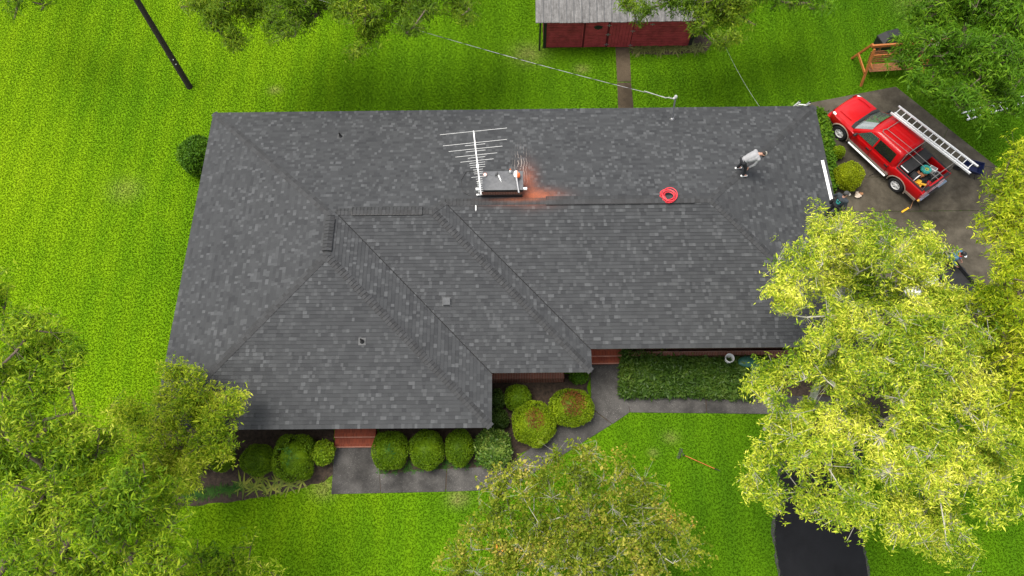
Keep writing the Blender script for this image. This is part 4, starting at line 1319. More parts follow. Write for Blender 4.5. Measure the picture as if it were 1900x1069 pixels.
b.tube([(0.025, .12, .03), (.065, -.15, .03)], .01, 6); b.build('gun_frame', M_BLACK, cg)
p = place((947, 320), CT_); bt_ = empty('spray_bottle', p, 0, 'small white capped bottle standing at the back of the chimney cap', 'bottle')
b = MB(); b.lathe([(.04, 0), (.042, .12), (.02, .16), (.018, .18)], 12); b.build('bottle_body', M_WHITE, bt_)
b = MB(); b.lathe([(.024, .18), (.024, .23), (0, .235)], 10); b.build('bottle_cap', M_ORANGE, bt_)
p = place((900, 325), CT_); b = MB(); b.lathe([(.07, 0), (.075, .045), (.06, .05), (0, .052)], 16, 0, Matrix.Translation(p)); b.tube([(p.x + .07 * math.cos(a_ * .5), p.y + .07 * math.sin(a_ * .5), p.z + .05) for a_ in range(13)], .008, 6, 1, True)
finish(b.build('tape_roll', [M_WHITE, M_ORANGE], None), 'small pale roll of tape on the left end of the chimney cap', 'tape')
q0, q1 = at(884, 361.5, 4.34), at(964, 359.5, 4.34)
b = MB(); b.tube([q0, q1], .028, 10); b.tube([q0, q0 + (q1 - q0) * .05], .035, 10); b.tube([q1 - (q1 - q0) * .03, q1], .033, 10)
finish(b.build('white_pipe', M_WHITE, None), 'straight white pipe lying along the front foot of the chimney', 'pipe')
p0, p1 = at_roof(883, 382), at_roof(883, 391)
b = MB(); up_ = Vector((0, 0, .03)); b.tube([p0 + up_, p1 + up_], .026, 10); b.tube([p1 + up_, p1 + up_ + (p1 - p0) * .25], [.01, .004], 6)
finish(b.build('sealant_tube', M_WHITE, None), 'short white sealant tube lying just below the ridge in front of the chimney', 'tube')


def coil(name, label, cat, c, r0, turns, rr, m, tail=None, flat=.02, seed=1, nrm=None):
    R3 = random.Random(seed); pts = []
    Q = (nrm or Vector((0, 0, 1))).to_track_quat('Z', 'Y').to_matrix()
    for i in range(turns * 18):
        a = 2 * PI * i / 18; tt = i // 18
        o = Vector((R3.uniform(-1, 1), R3.uniform(-1, 1), 0)) * .0
        ph = tt * 1.9
        rad = r0 * (1 + .22 * math.sin(tt * 2.3) + .06 * math.sin(a * 2 + ph))
        pts.append(c + Q @ Vector((rad * math.cos(a) + .2 * r0 * math.sin(ph), rad * math.sin(a) + .2 * r0 * math.cos(ph * 1.3), rr + flat * tt)))
    if tail: pts += tail
    b = MB(); b.tube(pts, rr, 7)
    return finish(b.build(name, m, None, smooth=True), label, cat)


pc = at_roof(1240, 367)
coil('hose_coil', 'coiled bright red air hose lying over the main ridge', 'hose', pc + Vector((0, .02, .05)), .25, 8, .017, M_HOSE, None, .017, 3)

# white metal strip along the east eave
b = MB(); e0, e1 = at(1526, 297, 2.82), at(1543.5, 372, 2.82)
e0.z = roof_z(e0.x, e0.y) + .03; e1.z = roof_z(e1.x, e1.y) + .03
b.beam(e0, e1, .10, .016); b.beam(e0 + Vector((.05, 0, .02)), e1 + Vector((.05, 0, .02)), .012, .05)
finish(b.build('trim_strip', M_WHITE, None), 'long white metal trim strip lying along the east roof edge', 'trim')


# ------------------------------------------------------------------ ladders
def ladder(name, label, p, q, w, group=None, rails=2, rung=.30, nudge=0):
    p, q = Vector(p), Vector(q)
    o = empty(name, p, 0, label, 'ladder', group)
    d = (q - p).normalized(); s_ = d.cross(Vector((0, 0, 1))).normalized(); u = s_.cross(d)
    L = (q - p).length
    for k in (-1, 1):
        b = MB(); b.beam(p + s_ * k * w / 2, q + s_ * k * w / 2, .046, .085, 0, u)
        b.beam(p + s_ * k * (w / 2 - .03) + u * .03, q + s_ * k * (w / 2 - .03) + u * .03, .028, .012, 0, u)
        b.build('rail', M_ALU, o, True)
    if rails == 2:
        for k in (-1, 1):
            b = MB(); b.beam(p + d * .12 + s_ * k * (w / 2 - .075) + u * .062, q - d * .2 + s_ * k * (w / 2 - .085) + u * .062, .036, .065, 0, u); b.build('fly_rail', M_ALU, o, True)
    n = int(L / rung)
    for i in range(n):
        c_ = p + d * (.16 + i * rung)
        b = MB(); b.tube([c_ - s_ * w / 2, c_ + s_ * w / 2], .017, 8); b.beam(c_ - s_ * (w / 2 - .05) + u * .02, c_ + s_ * (w / 2 - .05) + u * .02, .034, .012, 0, u); b.build('rung', M_ALU, o, True)
    for k in (-1, 1):
        b = MB(); b.box(-.03, .03, -.02, .02, -.05, .05, 0, Matrix.Translation(q + s_ * k * w / 2)); b.build('foot', M_RUBBER, o, True)
    return o


ladder('extension_ladder', 'long aluminium extension ladder lying on the rack of the red truck', at(1660, 203, 2.16), at(1808, 316, 2.16), .57)
ladder('lawn_ladder', 'aluminium ladder lying on the grass partly under the deep green oak', at(1790, 216, .10), at(1935, 176, .10), .42, None, 1)
lt0, lt1 = at(1452, 196, 2.55), at(1470, 196, 2.55)
ladder('leaning_ladder', 'top of an aluminium ladder leaning on the back eave', (13.0, 21.9, .02), (12.82, 20.62, 3.05), .44, None, 1)
ladder('eave_ladder', 'aluminium ladder standing against the east eave beside the worker in the dark shirt', (14.35, 14.35, .04), (13.36, 14.45, 3.15), .42, None, 1)

# ------------------------------------------------------------------ red pickup truck
tp1, tp2 = at(1552, 255, 0), at(1656, 352, 0)
tf = (tp1 - tp2); tf.z = 0; wb = 3.56; tf.normalize(); tl = Vector((-tf.y, tf.x, 0))
tc = (tp1 + tp2) / 2 - tl * .90
truck = empty('pickup_truck', (tc.x, tc.y, .028), math.atan2(tf.y, tf.x), 'shiny red crew cab pickup truck with tools in its open bed', 'truck')


def ring_at(x, hw, zt, zb=.44, crown=.035):
    h = [(0, zb), (hw - .12, zb), (hw - .03, zb + .07), (hw, zb + .17), (hw + .02, .84), (hw + .005, 1.0), (hw - .03, zt - .08), (hw - .09, zt - .02), (hw - .24, zt + .006), (hw * .4, zt + crown * .85), (0, zt + crown)]
    return [(x, y, z) for y, z in h] + [(x, -y, z) for y, z in h[-2:0:-1]]


def loft(rings, caps_=True):
    b = MB(); n = len(rings[0])
    vs = [p for r in rings for p in r]; fs = []
    for i in range(len(rings) - 1):
        for k in range(n):
            k2 = (k + 1) % n
            fs.append((i * n + k, (i + 1) * n + k, (i + 1) * n + k2, i * n + k2))
    if caps_:
        fs.append(tuple(range(n))); fs.append(tuple((len(rings) - 1) * n + k for k in range(n - 1, -1, -1)))
    b.add(vs, fs); return b


def boolean(ob, cutters):
    for c_ in cutters:
        md = ob.modifiers.new('cut', 'BOOLEAN'); md.operation = 'DIFFERENCE'; md.object = c_; md.solver = 'EXACT'
    bpy.context.view_layer.update()
    dg = bpy.context.evaluated_depsgraph_get()
    me = bpy.data.meshes.new_from_object(ob.evaluated_get(dg))
    ob.modifiers.clear(); ob.data = me
    for c_ in cutters: bpy.data.objects.remove(c_)
    me.polygons.foreach_set('use_smooth', np.ones(len(me.polygons), dtype=bool)); me.set_sharp_from_angle(angle=math.radians(28))


AXF, AXR = wb / 2, -wb / 2
st = [(-2.92, .90, 1.16), (-2.86, .95, 1.19), (-2.3, .965, 1.20), (-1.25, .965, 1.20), (-1.2, .965, 1.14), (0, .965, 1.10), (1.15, .965, 1.08), (1.35, .96, 1.12), (1.8, .955, 1.13), (2.25, .935, 1.11), (2.5, .90, 1.08), (2.64, .84, 1.03), (2.72, .74, .97), (2.75, .62, .93)]
body = loft([ring_at(*s_) for s_ in st]).build('body', M_RED, truck)
cut = []
for axx in (AXF, AXR):
    for sgn in (1, -1):
        b = MB(); b.lathe([(.455, 0), (.455, .45)], 28, 0, Matrix.Translation((axx, .62 if sgn > 0 else -.62 - .45, .40)) @ Matrix.Rotation(-PI / 2, 4, 'X')); cut.append(b.build('cutter', M_BLACK))
        if True: cut[-1].location = truck.location + truck.rotation_euler.to_matrix() @ (cut[-1].location); cut[-1].rotation_euler = truck.rotation_euler
b = MB(); b.box(-2.80, -1.30, -.80, .80, .74, 1.8); cut.append(b.build('cutter', M_BLACK)); cut[-1].location = truck.location + truck.rotation_euler.to_matrix() @ cut[-1].location; cut[-1].rotation_euler = truck.rotation_euler
boolean(body, cut)


def rrect(x0, x1, hw, z, r=.14, n=5, sk=0):
    """Rounded rectangle ring in plan at height z."""
    pts = []
    for cx_, cy_, a0 in ((x1 - r, hw - r, 0), (x0 + r, hw - r, PI / 2), (x0 + r, -hw + r, PI), (x1 - r, -hw + r, 1.5 * PI)):
        for i in range(n + 1):
            a = a0 + PI / 2 * i / n
            bow = .07 * (1 - ((cy_ + r * math.sin(a)) / hw) ** 2) if math.cos(a) > .0 and a0 in (0, 1.5 * PI) else 0
            pts.append((cx_ + r * math.cos(a) + bow, cy_ + r * math.sin(a), z))
    return pts


cabr = [rrect(-1.22, 1.42, .93, 1.00), rrect(-1.22, 1.36, .93, 1.12), rrect(-1.17, .62, .765, 1.72), rrect(-1.13, .50, .72, 1.80), rrect(-1.05, .38, .64, 1.845), rrect(-.85, .15, .45, 1.86)]
cab = loft([r[::-1] for r in cabr]).build('cab', M_RED, truck, smooth=True, sharp=32)
zf = lambda z: (z - 1.12) / .60
hwz = lambda z: .93 + (.765 - .93) * zf(z)
xfz = lambda z: 1.36 + (.62 - 1.36) * zf(z)
xbz = lambda z: -1.22 + .05 * zf(z)


def pane(name, pts, m, off, parent=None, th=.012):
    pts = [Vector(p) for p in pts]
    n_ = (pts[1] - pts[0]).cross(pts[2] - pts[0]).normalized()
    if n_.dot(Vector(off)) < 0: n_ = -n_
    b = MB(); k = len(pts)
    b.add([p + n_ * th for p in pts] + [p - n_ * .01 for p in pts], [tuple(range(k)), tuple(range(2 * k - 1, k - 1, -1))] + [(i, (i + 1) % k, k + (i + 1) % k, k + i) for i in range(k)])
    return b.build(name, m, parent or truck)


# windshield: bowed sheet
b = MB(); rows = []
for z in (1.15, 1.3, 1.5, 1.69):
    rows.append([(xfz(z) + .07 * (1 - y_ * y_) * 1.0 - .055 + .075, y_ * (hwz(z) - .10), z + .006) for y_ in (-1, -.75, -.5, -.25, 0, .25, .5, .75, 1)])
for i in range(3):
    for j in range(8): b.add([rows[i][j], rows[i][j + 1], rows[i + 1][j + 1], rows[i + 1][j]], [(0, 1, 2, 3)])
b.build('windshield', M_WIND, truck, smooth=True)
b = MB(); rows = []      # dark cowl under it
for (x_, z) in ((1.62, 1.150), (1.50, 1.172), (1.40, 1.165)):
    rows.append([(x_ - .10 * y_ * y_ * (1 if x_ > 1.45 else 1.1), y_ * .86, z - .012 * y_ * y_) for y_ in (-1, -.7, -.4, 0, .4, .7, 1)])
for i in range(2):
    for j in range(6): b.add([rows[i][j], rows[i][j + 1], rows[i + 1][j + 1], rows[i + 1][j]], [(0, 1, 2, 3)])
cowl = b.build('cowl', M_RUBBER, truck)
b = MB(); b.tube([(1.50, .45, 1.19), (1.36, -.1, 1.215)], .012, 6); b.tube([(1.50, -.25, 1.19), (1.36, -.75, 1.205)], .012, 6); b.build('wiper', M_BLACK, cowl)
pane('rear_window', [(xbz(1.2) - .004, -.70, 1.2), (xbz(1.2) - .004, .70, 1.2), (xbz(1.68) - .004, .62, 1.68), (xbz(1.68) - .004, -.62, 1.68)], M_GLASS, (-1, 0, .1), None, .006)
for sg in (1, -1):
    sd_ = lambda x, z: (x, sg * (hwz(z) + .002), z)
    # doors
    for (x0, x1, w_, nm) in ((.10, 1.18, [(.14, 1.16), (1.06, 1.16), (.62, 1.64), (.14, 1.67)], 'front'), (-1.02, .07, [(-.95, 1.16), (.06, 1.16), (.06, 1.67), (-.90, 1.67)], 'rear')):
        b = MB()
        prof = [(.975, .60), (.992, .84), (.978, 1.0), (.942, 1.07)]
        for i in range(3):
            a, c_ = prof[i], prof[i + 1]
            b.add([(x0, sg * (a[0] + .004), a[1]), (x1, sg * (a[0] + .004), a[1]), (x1, sg * (c_[0] + .004), c_[1]), (x0, sg * (c_[0] + .004), c_[1])], [(0, 1, 2, 3)])
        for xx in (x0, x1):
            b.add([(xx, sg * (a_[0] + .004), a_[1]) for a_ in prof] + [(xx, sg * (a_[0] - .02), a_[1]) for a_ in prof[::-1]], [tuple(range(8))])
        dr = b.build('door', M_RED, truck, smooth=True, sharp=30)
        b = MB(); b.box(x0 + .06, x0 + .24, sg * .995 - .018, sg * .995 + .018, .90, .96); b.build('handle', M_BLACK, dr)
        pane('window', [sd_(x_, z_) for x_, z_ in w_], M_WIND if nm == 'front' else M_GLASS, (0, sg, .2), dr, .006)
    b = MB(); b.box(-.985, -.97, sg * .90, sg * .998, .60, 1.06); b.box(.078, .092, sg * .90, sg * .998, .6, 1.06); b.box(1.19, 1.204, sg * .90, sg * .996, .6, 1.06)
    b.build('door_seam', M_BLACK, truck)
    b = MB(); b.blob((1.06, sg * 1.10, 1.20), (.07, .13, .09), 10, 8); b.tube([(1.06, sg * .92, 1.16), (1.06, sg * 1.05, 1.18)], .025, 6); mr = b.build('mirror', M_BLACK, truck, smooth=True)
    b = MB(); b.tube([(-1.15, sg * 1.03, .44), (1.15, sg * 1.03, .44)], .045, 10)
    b.build('running_board', M_ALU, truck, smooth=True)
    b = MB(); b.box(-1.2, 1.25, sg * .95 - .02, sg * .95 + .02, .47, .60); b.build('lower_trim', M_TAN, truck); b = MB(); b.box(-2.86, -2.28, sg * .96 - .015, sg * .96 + .018, .47, .60); b.build('lower_trim', M_TAN, truck)
    for axx in (AXF, AXR):
        b = MB(); b.tube([(axx + .50 * math.cos(a), sg * .972, .40 + .50 * math.sin(a)) for a in [PI * (i / 16 * 1.06 - .03) for i in range(17)]], .032, 6); b.build('wheel_flare', M_TAN, truck, smooth=True)
        Mw = Matrix.Translation((axx, sg * .86, .385)) @ Matrix.Rotation(-sg * PI / 2, 4, 'X')
        wheel = bpy.data.objects.new('wheel', None); col.objects.link(wheel); wheel.parent = truck; wheel.matrix_local = Mw
        b = MB(); b.lathe([(.24, -.12), (.34, -.13), (.38, -.09), (.385, 0), (.38, .09), (.34, .13), (.235, .12), (.235, .05)], 28); b.build('tyre', M_RUBBER, wheel, smooth=True)
        b = MB(); b.lathe([(.24, -.1), (.24, .115), (.215, .118), (.205, .03), (.0, .025)], 28)
        for k in range(6):
            a = 2 * PI * k / 6
            b.beam((.03 * math.cos(a), .03 * math.sin(a), .08), (.215 * math.cos(a), .215 * math.sin(a), .085), .085, .03)
        b.lathe([(.075, .06), (.07, .115), (0, .12)], 16); b.build('rim', M_ALU if True else M_CHROME, wheel)
    b = MB(); b.blob((2.50, sg * .80, .97), (.17, .09, .085), 12, 8); b.build('headlight', M_LAMP, truck, smooth=True)
    b = MB(); b.box(-2.935, -2.85, sg * .90 - .055, sg * .90 + .06, .84, 1.10); b.build('taillight', M_TAIL, truck)
    b = MB(); b.beam((-2.84, sg * .885, 1.222), (-1.28, sg * .885, 1.222), .07, .02); b.build('bed_rail_cap', M_BLACK, truck)
    b = MB()
    for x0, x1 in ((1.75, 2.45),): b.tube([(x0, sg * .62, 1.166), ((x0 + x1) / 2, sg * .64, 1.165), (x1, sg * .60, 1.125)], .018, 6)
    b.build('hood_crease', M_RED, truck, smooth=True)
b = MB(); b.box(2.66, 2.80, -.80, .80, .50, .68); b.box(2.64, 2.79, -.88, .88, .53, .64); b.build('bumper', M_RED, truck)
b = MB(); b.box(2.715, 2.765, -.56, .56, .72, .92)
for i in range(3): b.box(2.76, 2.775, -.56, .56, .74 + i * .06, .76 + i * .06, 1)
b.build('grille', [M_BLACK, M_CHROME], truck)
b = MB(); b.box(-3.06, -2.92, -.88, .88, .50, .66); b.box(-3.07, -2.98, -.30, .30, .661, .67, 1); b.build('bumper', [M_CHROME, M_BLACK], truck)
b = MB(); b.box(-2.935, -2.87, -.80, .80, .72, 1.19); tg = b.build('tailgate', M_RED, truck)
b = MB(); b.box(-2.94, -2.79, -.80, .80, 1.192, 1.215); b.build('tailgate_cap', M_BLACK, tg)
b = MB(); b.box(-2.945, -2.936, -.14, .14, 1.02, 1.10); b.box(-2.946, -2.936, -.45, -.22, .80, .82, 1); b.build('handle', [M_BLACK, M_CHROME], tg)
b = MB(); b.box(-2.795, -1.305, -.795, .795, .742, .752)
for i in range(14): b.box(-2.79, -1.31, -.76 + i * .115, -.71 + i * .115, .752, .765)
b.build('bed_liner', M_RUBBER, truck)
for i in range(5):
    b = MB(); y_ = -.40 + i * .20; b.box(-.85, .20, y_ - .012, y_ + .012, 1.850, 1.868); b.build('roof_rib', M_RED, truck)
b = MB(); b.box(-1.165, -1.06, -.19, .19, 1.80, 1.856); b.build('brake_light', M_TAIL, truck)
b = MB(); b.box(-1.82, -1.34, -.79, .79, 1.02, 1.26); b.box(-1.83, -1.33, -.80, .80, 1.261, 1.285, 1); tb = b.build('toolbox', [M_BLACK, M_RUBBER], truck)
b = MB(); b.box(-1.80, -1.36, .72, .76, 1.288, 1.30); b.build('lid_trim', M_ALU, tb)
# rack
b = MB()
for x_ in (-1.28, -2.78):
    for sg in (1, -1): b.tube([(x_, sg * .885, 1.2), (x_ + .03, sg * .80, 2.07)], .016, 8)
    b.tube([(x_ + .03, -.86, 2.08), (x_ + .03, .86, 2.08)], .016, 8)
for sg in (.34, .62): b.tube([(.25, sg, 1.93), (-1.1, sg + .02, 2.05), (-2.95, sg + .02, 2.08)], .011, 8)
b.tube([(.25, .34, 1.93), (.32, .48, 1.92), (.25, .62, 1.93)], .016, 8)
b.tube([(.25, .34, 1.93), (.22, -.5, 1.95)], .016, 8)
b.build('ladder_rack', simple('rack_steel', (.16, .15, .145), .5), truck, smooth=True)


def in_truck(x, y, z): return truck.location + truck.rotation_euler.to_matrix() @ Vector((x, y, z))


RT = Matrix.Translation(truck.location) @ truck.rotation_euler.to_matrix().to_4x4()
# cargo
o = empty('hose_reel', in_truck(-2.06, .42, .98), truck.rotation_euler.z, 'round black drum with a silver band lying in the truck bed', 'drum')
b = MB(); b.lathe([(.0, -.19), (.19, -.19), (.21, -.16), (.21, .10), (.205, .12)], 24, 0, Matrix.Rotation(PI / 2, 4, 'Y')); b.lathe([(.205, .14), (.21, .16), (.19, .19), (0, .19)], 24, 0, Matrix.Rotation(PI / 2, 4, 'Y')); b.build('drum_shell', M_RUBBER, o, smooth=True)
b = MB(); b.lathe([(.213, -.145), (.213, -.11)], 24, 0, Matrix.Rotation(PI / 2, 4, 'Y')); b.build('band', M_ALU, o)
b = MB(); R4 = random.Random(4)
for i in range(26): b.blob((RT @ Vector((-2.12 + R4.uniform(-.15, .15), -.02 + R4.uniform(-.20, .20), .86 + R4.uniform(-.06, .10)))), (R4.uniform(.05, .10), R4.uniform(.04, .08), .06), 7, 5, 0, None, .4)
finish(b.build('brown_sack', M_BROWN, None), 'crumpled orange brown sack under the teal hose in the truck bed', 'sack')
coil('hose_coil', 'teal and lime coiled hose resting on the sack in the truck bed', 'hose', in_truck(-2.13, -.22, 1.02), .165, 6, .026, M_TEAL, None, .020, 8)
coil('inner_hose', 'small lime green hose coil inside the teal one in the truck bed', 'hose', in_truck(-2.13, -.22, 1.03), .075, 4, .02, simple('lime_hose', (.35, .45, .05), .45), None, .018, 9)
o = empty('nail_gun', in_truck(-2.52, .38, .80), truck.rotation_euler.z + .5, 'yellow nail gun lying beside the red can in the truck bed', 'nail gun')
b = MB(); b.tube([(-.14, 0, .12), (.12, 0, .12)], [.055, .045], 10); b.blob((-.15, 0, .12), .065, 10, 7); b.build('gun_body', M_YEL, o, smooth=True)
b = MB(); b.tube([(0, 0, .10), (.03, .16, .08)], .028, 8); b.beam((.10, 0, .10), (.02, .20, .06), .04, .05); b.build('magazine', M_YEL, o)
b = MB(); b.tube([(.12, 0, .12), (.20, 0, .10)], .022, 8); b.build('nose', M_BLACK, o)
o = empty('tool_case', in_truck(-2.28, .46, .77), truck.rotation_euler.z + .2, 'yellow brown tool case next to the nail gun in the truck bed', 'case')
b = MB(); b.box(-.17, .17, -.12, .12, 0, .14); b.box(-.175, .175, -.125, .125, .142, .20); b.build('case_shell', M_YEL, o)
b = MB(); b.tube([(-.06, -.12, .14), (-.05, -.17, .14), (.05, -.17, .14), (.06, -.12, .14)], .012, 6); b.build('handle', M_BLACK, o)
o = empty('fuel_can', in_truck(-2.68, .15, .77), truck.rotation_euler.z + .3, 'small bright red fuel can at the tailgate end of the truck bed', 'fuel can')
b = MB(); b.box(-.08, .08, -.14, .14, 0, .19); b.prism([(-.07, -.12), (.07, -.12), (.07, .12), (-.07, .12)], .192, .22); b.build('can_body', M_REDP, o)
b = MB(); b.tube([(0, -.08, .22), (0, -.06, .27), (0, .05, .27), (0, .07, .22)], .015, 6); b.tube([(0, .10, .22), (0, .13, .29)], .02, 6, 0); b.build('handle', M_REDP, o)
b = MB(); b.box(-.16, .16, -.10, .10, 0, .34, 0, RT @ Matrix.Translation((-2.28, -.52, .77)) @ Matrix.Rotation(.3, 4, 'Z')); b.box(-.13, .13, -.07, .07, .342, .36, 1, RT @ Matrix.Translation((-2.28, -.52, .77)) @ Matrix.Rotation(.3, 4, 'Z'))
finish(b.build('white_box', [M_WHITE, M_STEEL], None), 'white plastic box standing behind the teal hose in the truck bed', 'box')
o = empty('black_case', in_truck(-2.56, -.42, .77), truck.rotation_euler.z, 'black toolbox with a grey carrying frame in the rear corner of the truck bed', 'toolbox')
b = MB(); b.box(-.15, .15, -.22, .22, 0, .22); b.box(-.13, .13, -.20, .20, .222, .27); b.build('box_shell', M_RUBBER, o)
b = MB(); b.tube([(-.07, -.15, .28), (-.07, -.15, .32), (-.07, .12, .32), (.07, .12, .32), (.07, -.15, .32), (-.07, -.15, .32)], .012, 6); b.build('handle', M_STEEL, o)
b = MB(); R4 = random.Random(9)
pts = [RT @ Vector((-2.62 + .20 * math.sin(i * .9) + R4.uniform(-.04, .04), .02 + .24 * math.cos(i * .7), .80 + .012 * i)) for i in range(26)]
b.tube(pts, .014, 6); finish(b.build('tangled_rope', M_BLACK, None), 'tangled black rope between the fuel can and the black toolbox', 'rope')

# wheelbarrow behind the truck
wbp = at(1796, 322, 0)
o = empty('wheelbarrow', wbp, math.radians(-22), 'dark blue wheelbarrow with black handles standing behind the truck', 'wheelbarrow')
b = MB()
lo = [(-.28, -.20, .34), (.22, -.22, .34), (.22, .22, .34), (-.28, .20, .34)]; hi = [(-.50, -.30, .60), (.38, -.33, .62), (.38, .33, .62), (-.50, .30, .60)]
b.add(lo + hi, [(3, 2, 1, 0), (0, 1, 5, 4), (1, 2, 6, 5), (2, 3, 7, 6), (3, 0, 4, 7)]); b.tube(hi, .016, 6, 0, True); b.build('tray', M_BLUE, o)
for sg in (-1, 1):
    b = MB(); b.tube([(-.55, sg * .06, .22), (0, sg * .20, .33), (.5, sg * .27, .52), (1.05, sg * .30, .60)], .019, 8); b.build('handle', M_BLACK, o)
    b = MB(); b.tube([(.15, sg * .22, .36), (.32, sg * .24, .02), (.10, sg * .22, .02), (-.05, sg * .18, .32)], .015, 6); b.build('leg', M_BLACK, o)
b = MB(); b.lathe([(.05, -.03), (.17, -.045), (.19, 0), (.17, .045), (.05, .03)], 18, 0, Matrix.Translation((-.58, 0, .19)) @ Matrix.Rotation(PI / 2, 4, 'X')); b.build('wheel', M_RUBBER, o)

# push broom at the tail and cord along the side
b0, b1 = at(1697, 362, .62), at(1689, 387, .05)
o = empty('push_broom', at(1682, 388, 0), 0, 'yellow headed broom lying on the concrete behind the truck', 'broom')
b = MB(); b.tube([at(1699, 361, .35), b1], .014, 6); b.build('handle', M_CARD, o, True)
b = MB(); b.beam(at(1673, 394, .06), at(1686, 386, .06), .07, .05); b.beam(at(1673, 394, .02), at(1686, 386, .02), .09, .035, 1); b.build('broom_head', [M_YEL, M_YEL], o, True)
b = MB(); b.tube([at(1647, 300, .9), at(1636, 312, .55), at(1628, 318, .25), at(1618, 324, .04), at(1612, 327, .04)], .012, 6)
finish(b.build('tie_rope', M_BLACK, None), 'thin dark rope hanging down the truck side to the concrete', 'rope')

# ------------------------------------------------------------------ smaller things on the ground
p = at(1351, 668, .45); o = empty('plastic_bucket', (p.x, p.y, .36), 0, 'white plastic bucket with a black bottom standing in the hedge', 'bucket')
b = MB(); b.lathe([(.135, 0), (.175, .38), (.190, .38), (.190, .345), (.176, .345), (.165, .375), (.13, .03), (0, .03)], 24); b.build('bucket_shell', M_WHITE, o, smooth=True)
b = MB(); b.lathe([(.108, .04), (.109, .045), (0, .046)], 20); b.build('dark_disc', M_BLACK, o)  # flat black disc just above the bucket floor
b = MB(); b.tube([(.16 * math.cos(a), .16 * math.sin(a) * .2 - .12, .34 - .16 * math.sin(a)) for a in [PI * i / 10 for i in range(11)]], .005, 5); b.build('handle', M_STEEL, o)
b = MB(); pg = at(1387, 672, .45)
b.blob((pg.x, pg.y, .50), (.42, .26, .16), 18, 10, 0, None, .12); b.blob((pg.x + .25, pg.y - .12, .48), (.25, .2, .13), 12, 8, 0, None, .15)
finish(b.build('green_bag', M_TARP, None, smooth=True), 'dark green bag lying on the hedge beside the white bucket', 'bag')
r0, r1 = at(1263, 842, .06), at(1336, 874, .05)
o = empty('garden_rake', at(1263, 842, 0), 0, 'garden rake with an orange handle lying on the front lawn', 'rake')
b = MB(); b.tube([r0.lerp(r1, .12), r0.lerp(r1, .86)], .013, 8); b.build('handle', simple('faded_orange', (.46, .115, .03), .6), o, True)
b = MB(); b.tube([r0.lerp(r1, .86), r1], .018, 8); b.build('grip', M_BLACK, o, True)
d = (r0 - r1).normalized(); s_ = Vector((-d.y, d.x, 0))
b = MB(); b.tube([r0.lerp(r1, .12), r0.lerp(r1, .04)], .014, 6); b.beam(r0 - s_ * .21, r0 + s_ * .21, .025, .03)
for i in range(14): b.beam(r0 + s_ * (-.2 + i * .031), r0 + s_ * (-.2 + i * .031) * 1.1 + d * .10 - Vector((0, 0, .03)), .009, .009)
for k in (-.16, .16): b.tube([r0.lerp(r1, .08), r0 + s_ * k], .007, 5)
b.build('rake_head', M_BLACK, o, True)
p = at(1590, 365, 0); b = MB(); R5 = random.Random(2)
for i in range(9): b.blob((p.x + R5.uniform(-.16, .16), p.y + R5.uniform(-.10, .12), .09 + R5.uniform(0, .09)), (R5.uniform(.06, .13), R5.uniform(.05, .09), R5.uniform(.04, .08)), 7, 5, 1 if i % 3 == 0 else 0, None, .5)
finish(b.build('paper_bag', [M_PAPER, M_CARD], None), 'crumpled cream and brown paper bag on the concrete by the big ball shrub', 'bag')
# dark trailer and white sacks seen through the leaves
p = at(1765, 512, .6); o = empty('utility_trailer', (p.x, p.y, 0), math.radians(-62), 'dark grey flat trailer mostly hidden under the yellow green tree', 'trailer')
b = MB(); b.box(-1.1, 1.1, -.55, .55, .50, .56); b.box(-1.1, 1.1, -.57, -.53, .56, .78); b.box(-1.1, 1.1, .53, .57, .56, .78); b.build('trailer_bed', M_RUBBER, o)
for sg in (-1, 1):
    b = MB(); b.lathe([(.1, -.08), (.26, -.09), (.29, 0), (.26, .09), (.1, .08)], 20, 0, Matrix.Translation((0, sg * .68, .32)) @ Matrix.Rotation(PI / 2, 4, 'X')); b.build('wheel', M_RUBBER, o)
b = MB(); b.beam((1.1, 0, .5), (1.9, 0, .42), .08, .08); b.build('drawbar', M_STEEL, o)
for (u, v, lb) in ((1727, 524, 'white rubbish sack glimpsed through the leaves, nearer the trailer'), (1694, 541, 'white rubbish sack glimpsed through the leaves, nearer the house')):
    p = at(u, v, .3); b = MB()
    b.blob((p.x, p.y, .26), (.36, .28, .26), 14, 9, 0, None, .25); b.blob((p.x + .1, p.y + .05, .52), (.12, .1, .10), 9, 6, 0, None, .3)
    finish(b.build('rubbish_sack', M_WHITE, None, smooth=True), lb, 'sack', 'white sacks under the tree')

# ------------------------------------------------------------------ wooden swing under the oak
sw0 = at(1597, 160, 0)
o = empty('garden_swing', sw0, math.radians(4), 'stained wooden garden swing on an A frame half covered by the oak', 'swing')
SWW = 2.9
for x_ in (0, SWW):
    f = .0
    for (ya, yb, nm) in ((0.0, .62, 'front_leg'), (1.75, .92, 'back_leg')):
        b = MB(); b.beam((x_, ya, 0), (x_, yb, 1.95), .09, .10); b.build('leg', M_CEDAR, o)
    b = MB(); b.beam((x_ - .05 * (1 if x_ == 0 else -1), .22, .72), (x_ - .05 * (1 if x_ == 0 else -1), 1.42, .72), .05, .13); b.build('side_rail', M_CEDAR, o)
b = MB(); b.beam((-.1, .77, 1.99), (SWW + .1, .77, 1.99), .09, .14); b.build('top_beam', M_CEDAR, o)
b = MB(); b.beam((0, .50, 1.62), (SWW, .50, 1.62), .05, .09); b.build('cross_rail', M_CEDAR, o)
b = MB()
for i in range(5): b.beam((.35, .48 + i * .105, .50 - .01 * i), (SWW - .35, .48 + i * .105, .50 - .01 * i), .09, .022)
seat = b.build('seat', M_CEDARD, o)
b = MB()
for i in range(6): b.beam((.35, 1.00 + i * .035, .56 + i * .105), (SWW - .35, 1.00 + i * .035, .56 + i * .105), .022, .09)
b.build('backrest', M_CEDARD, o)
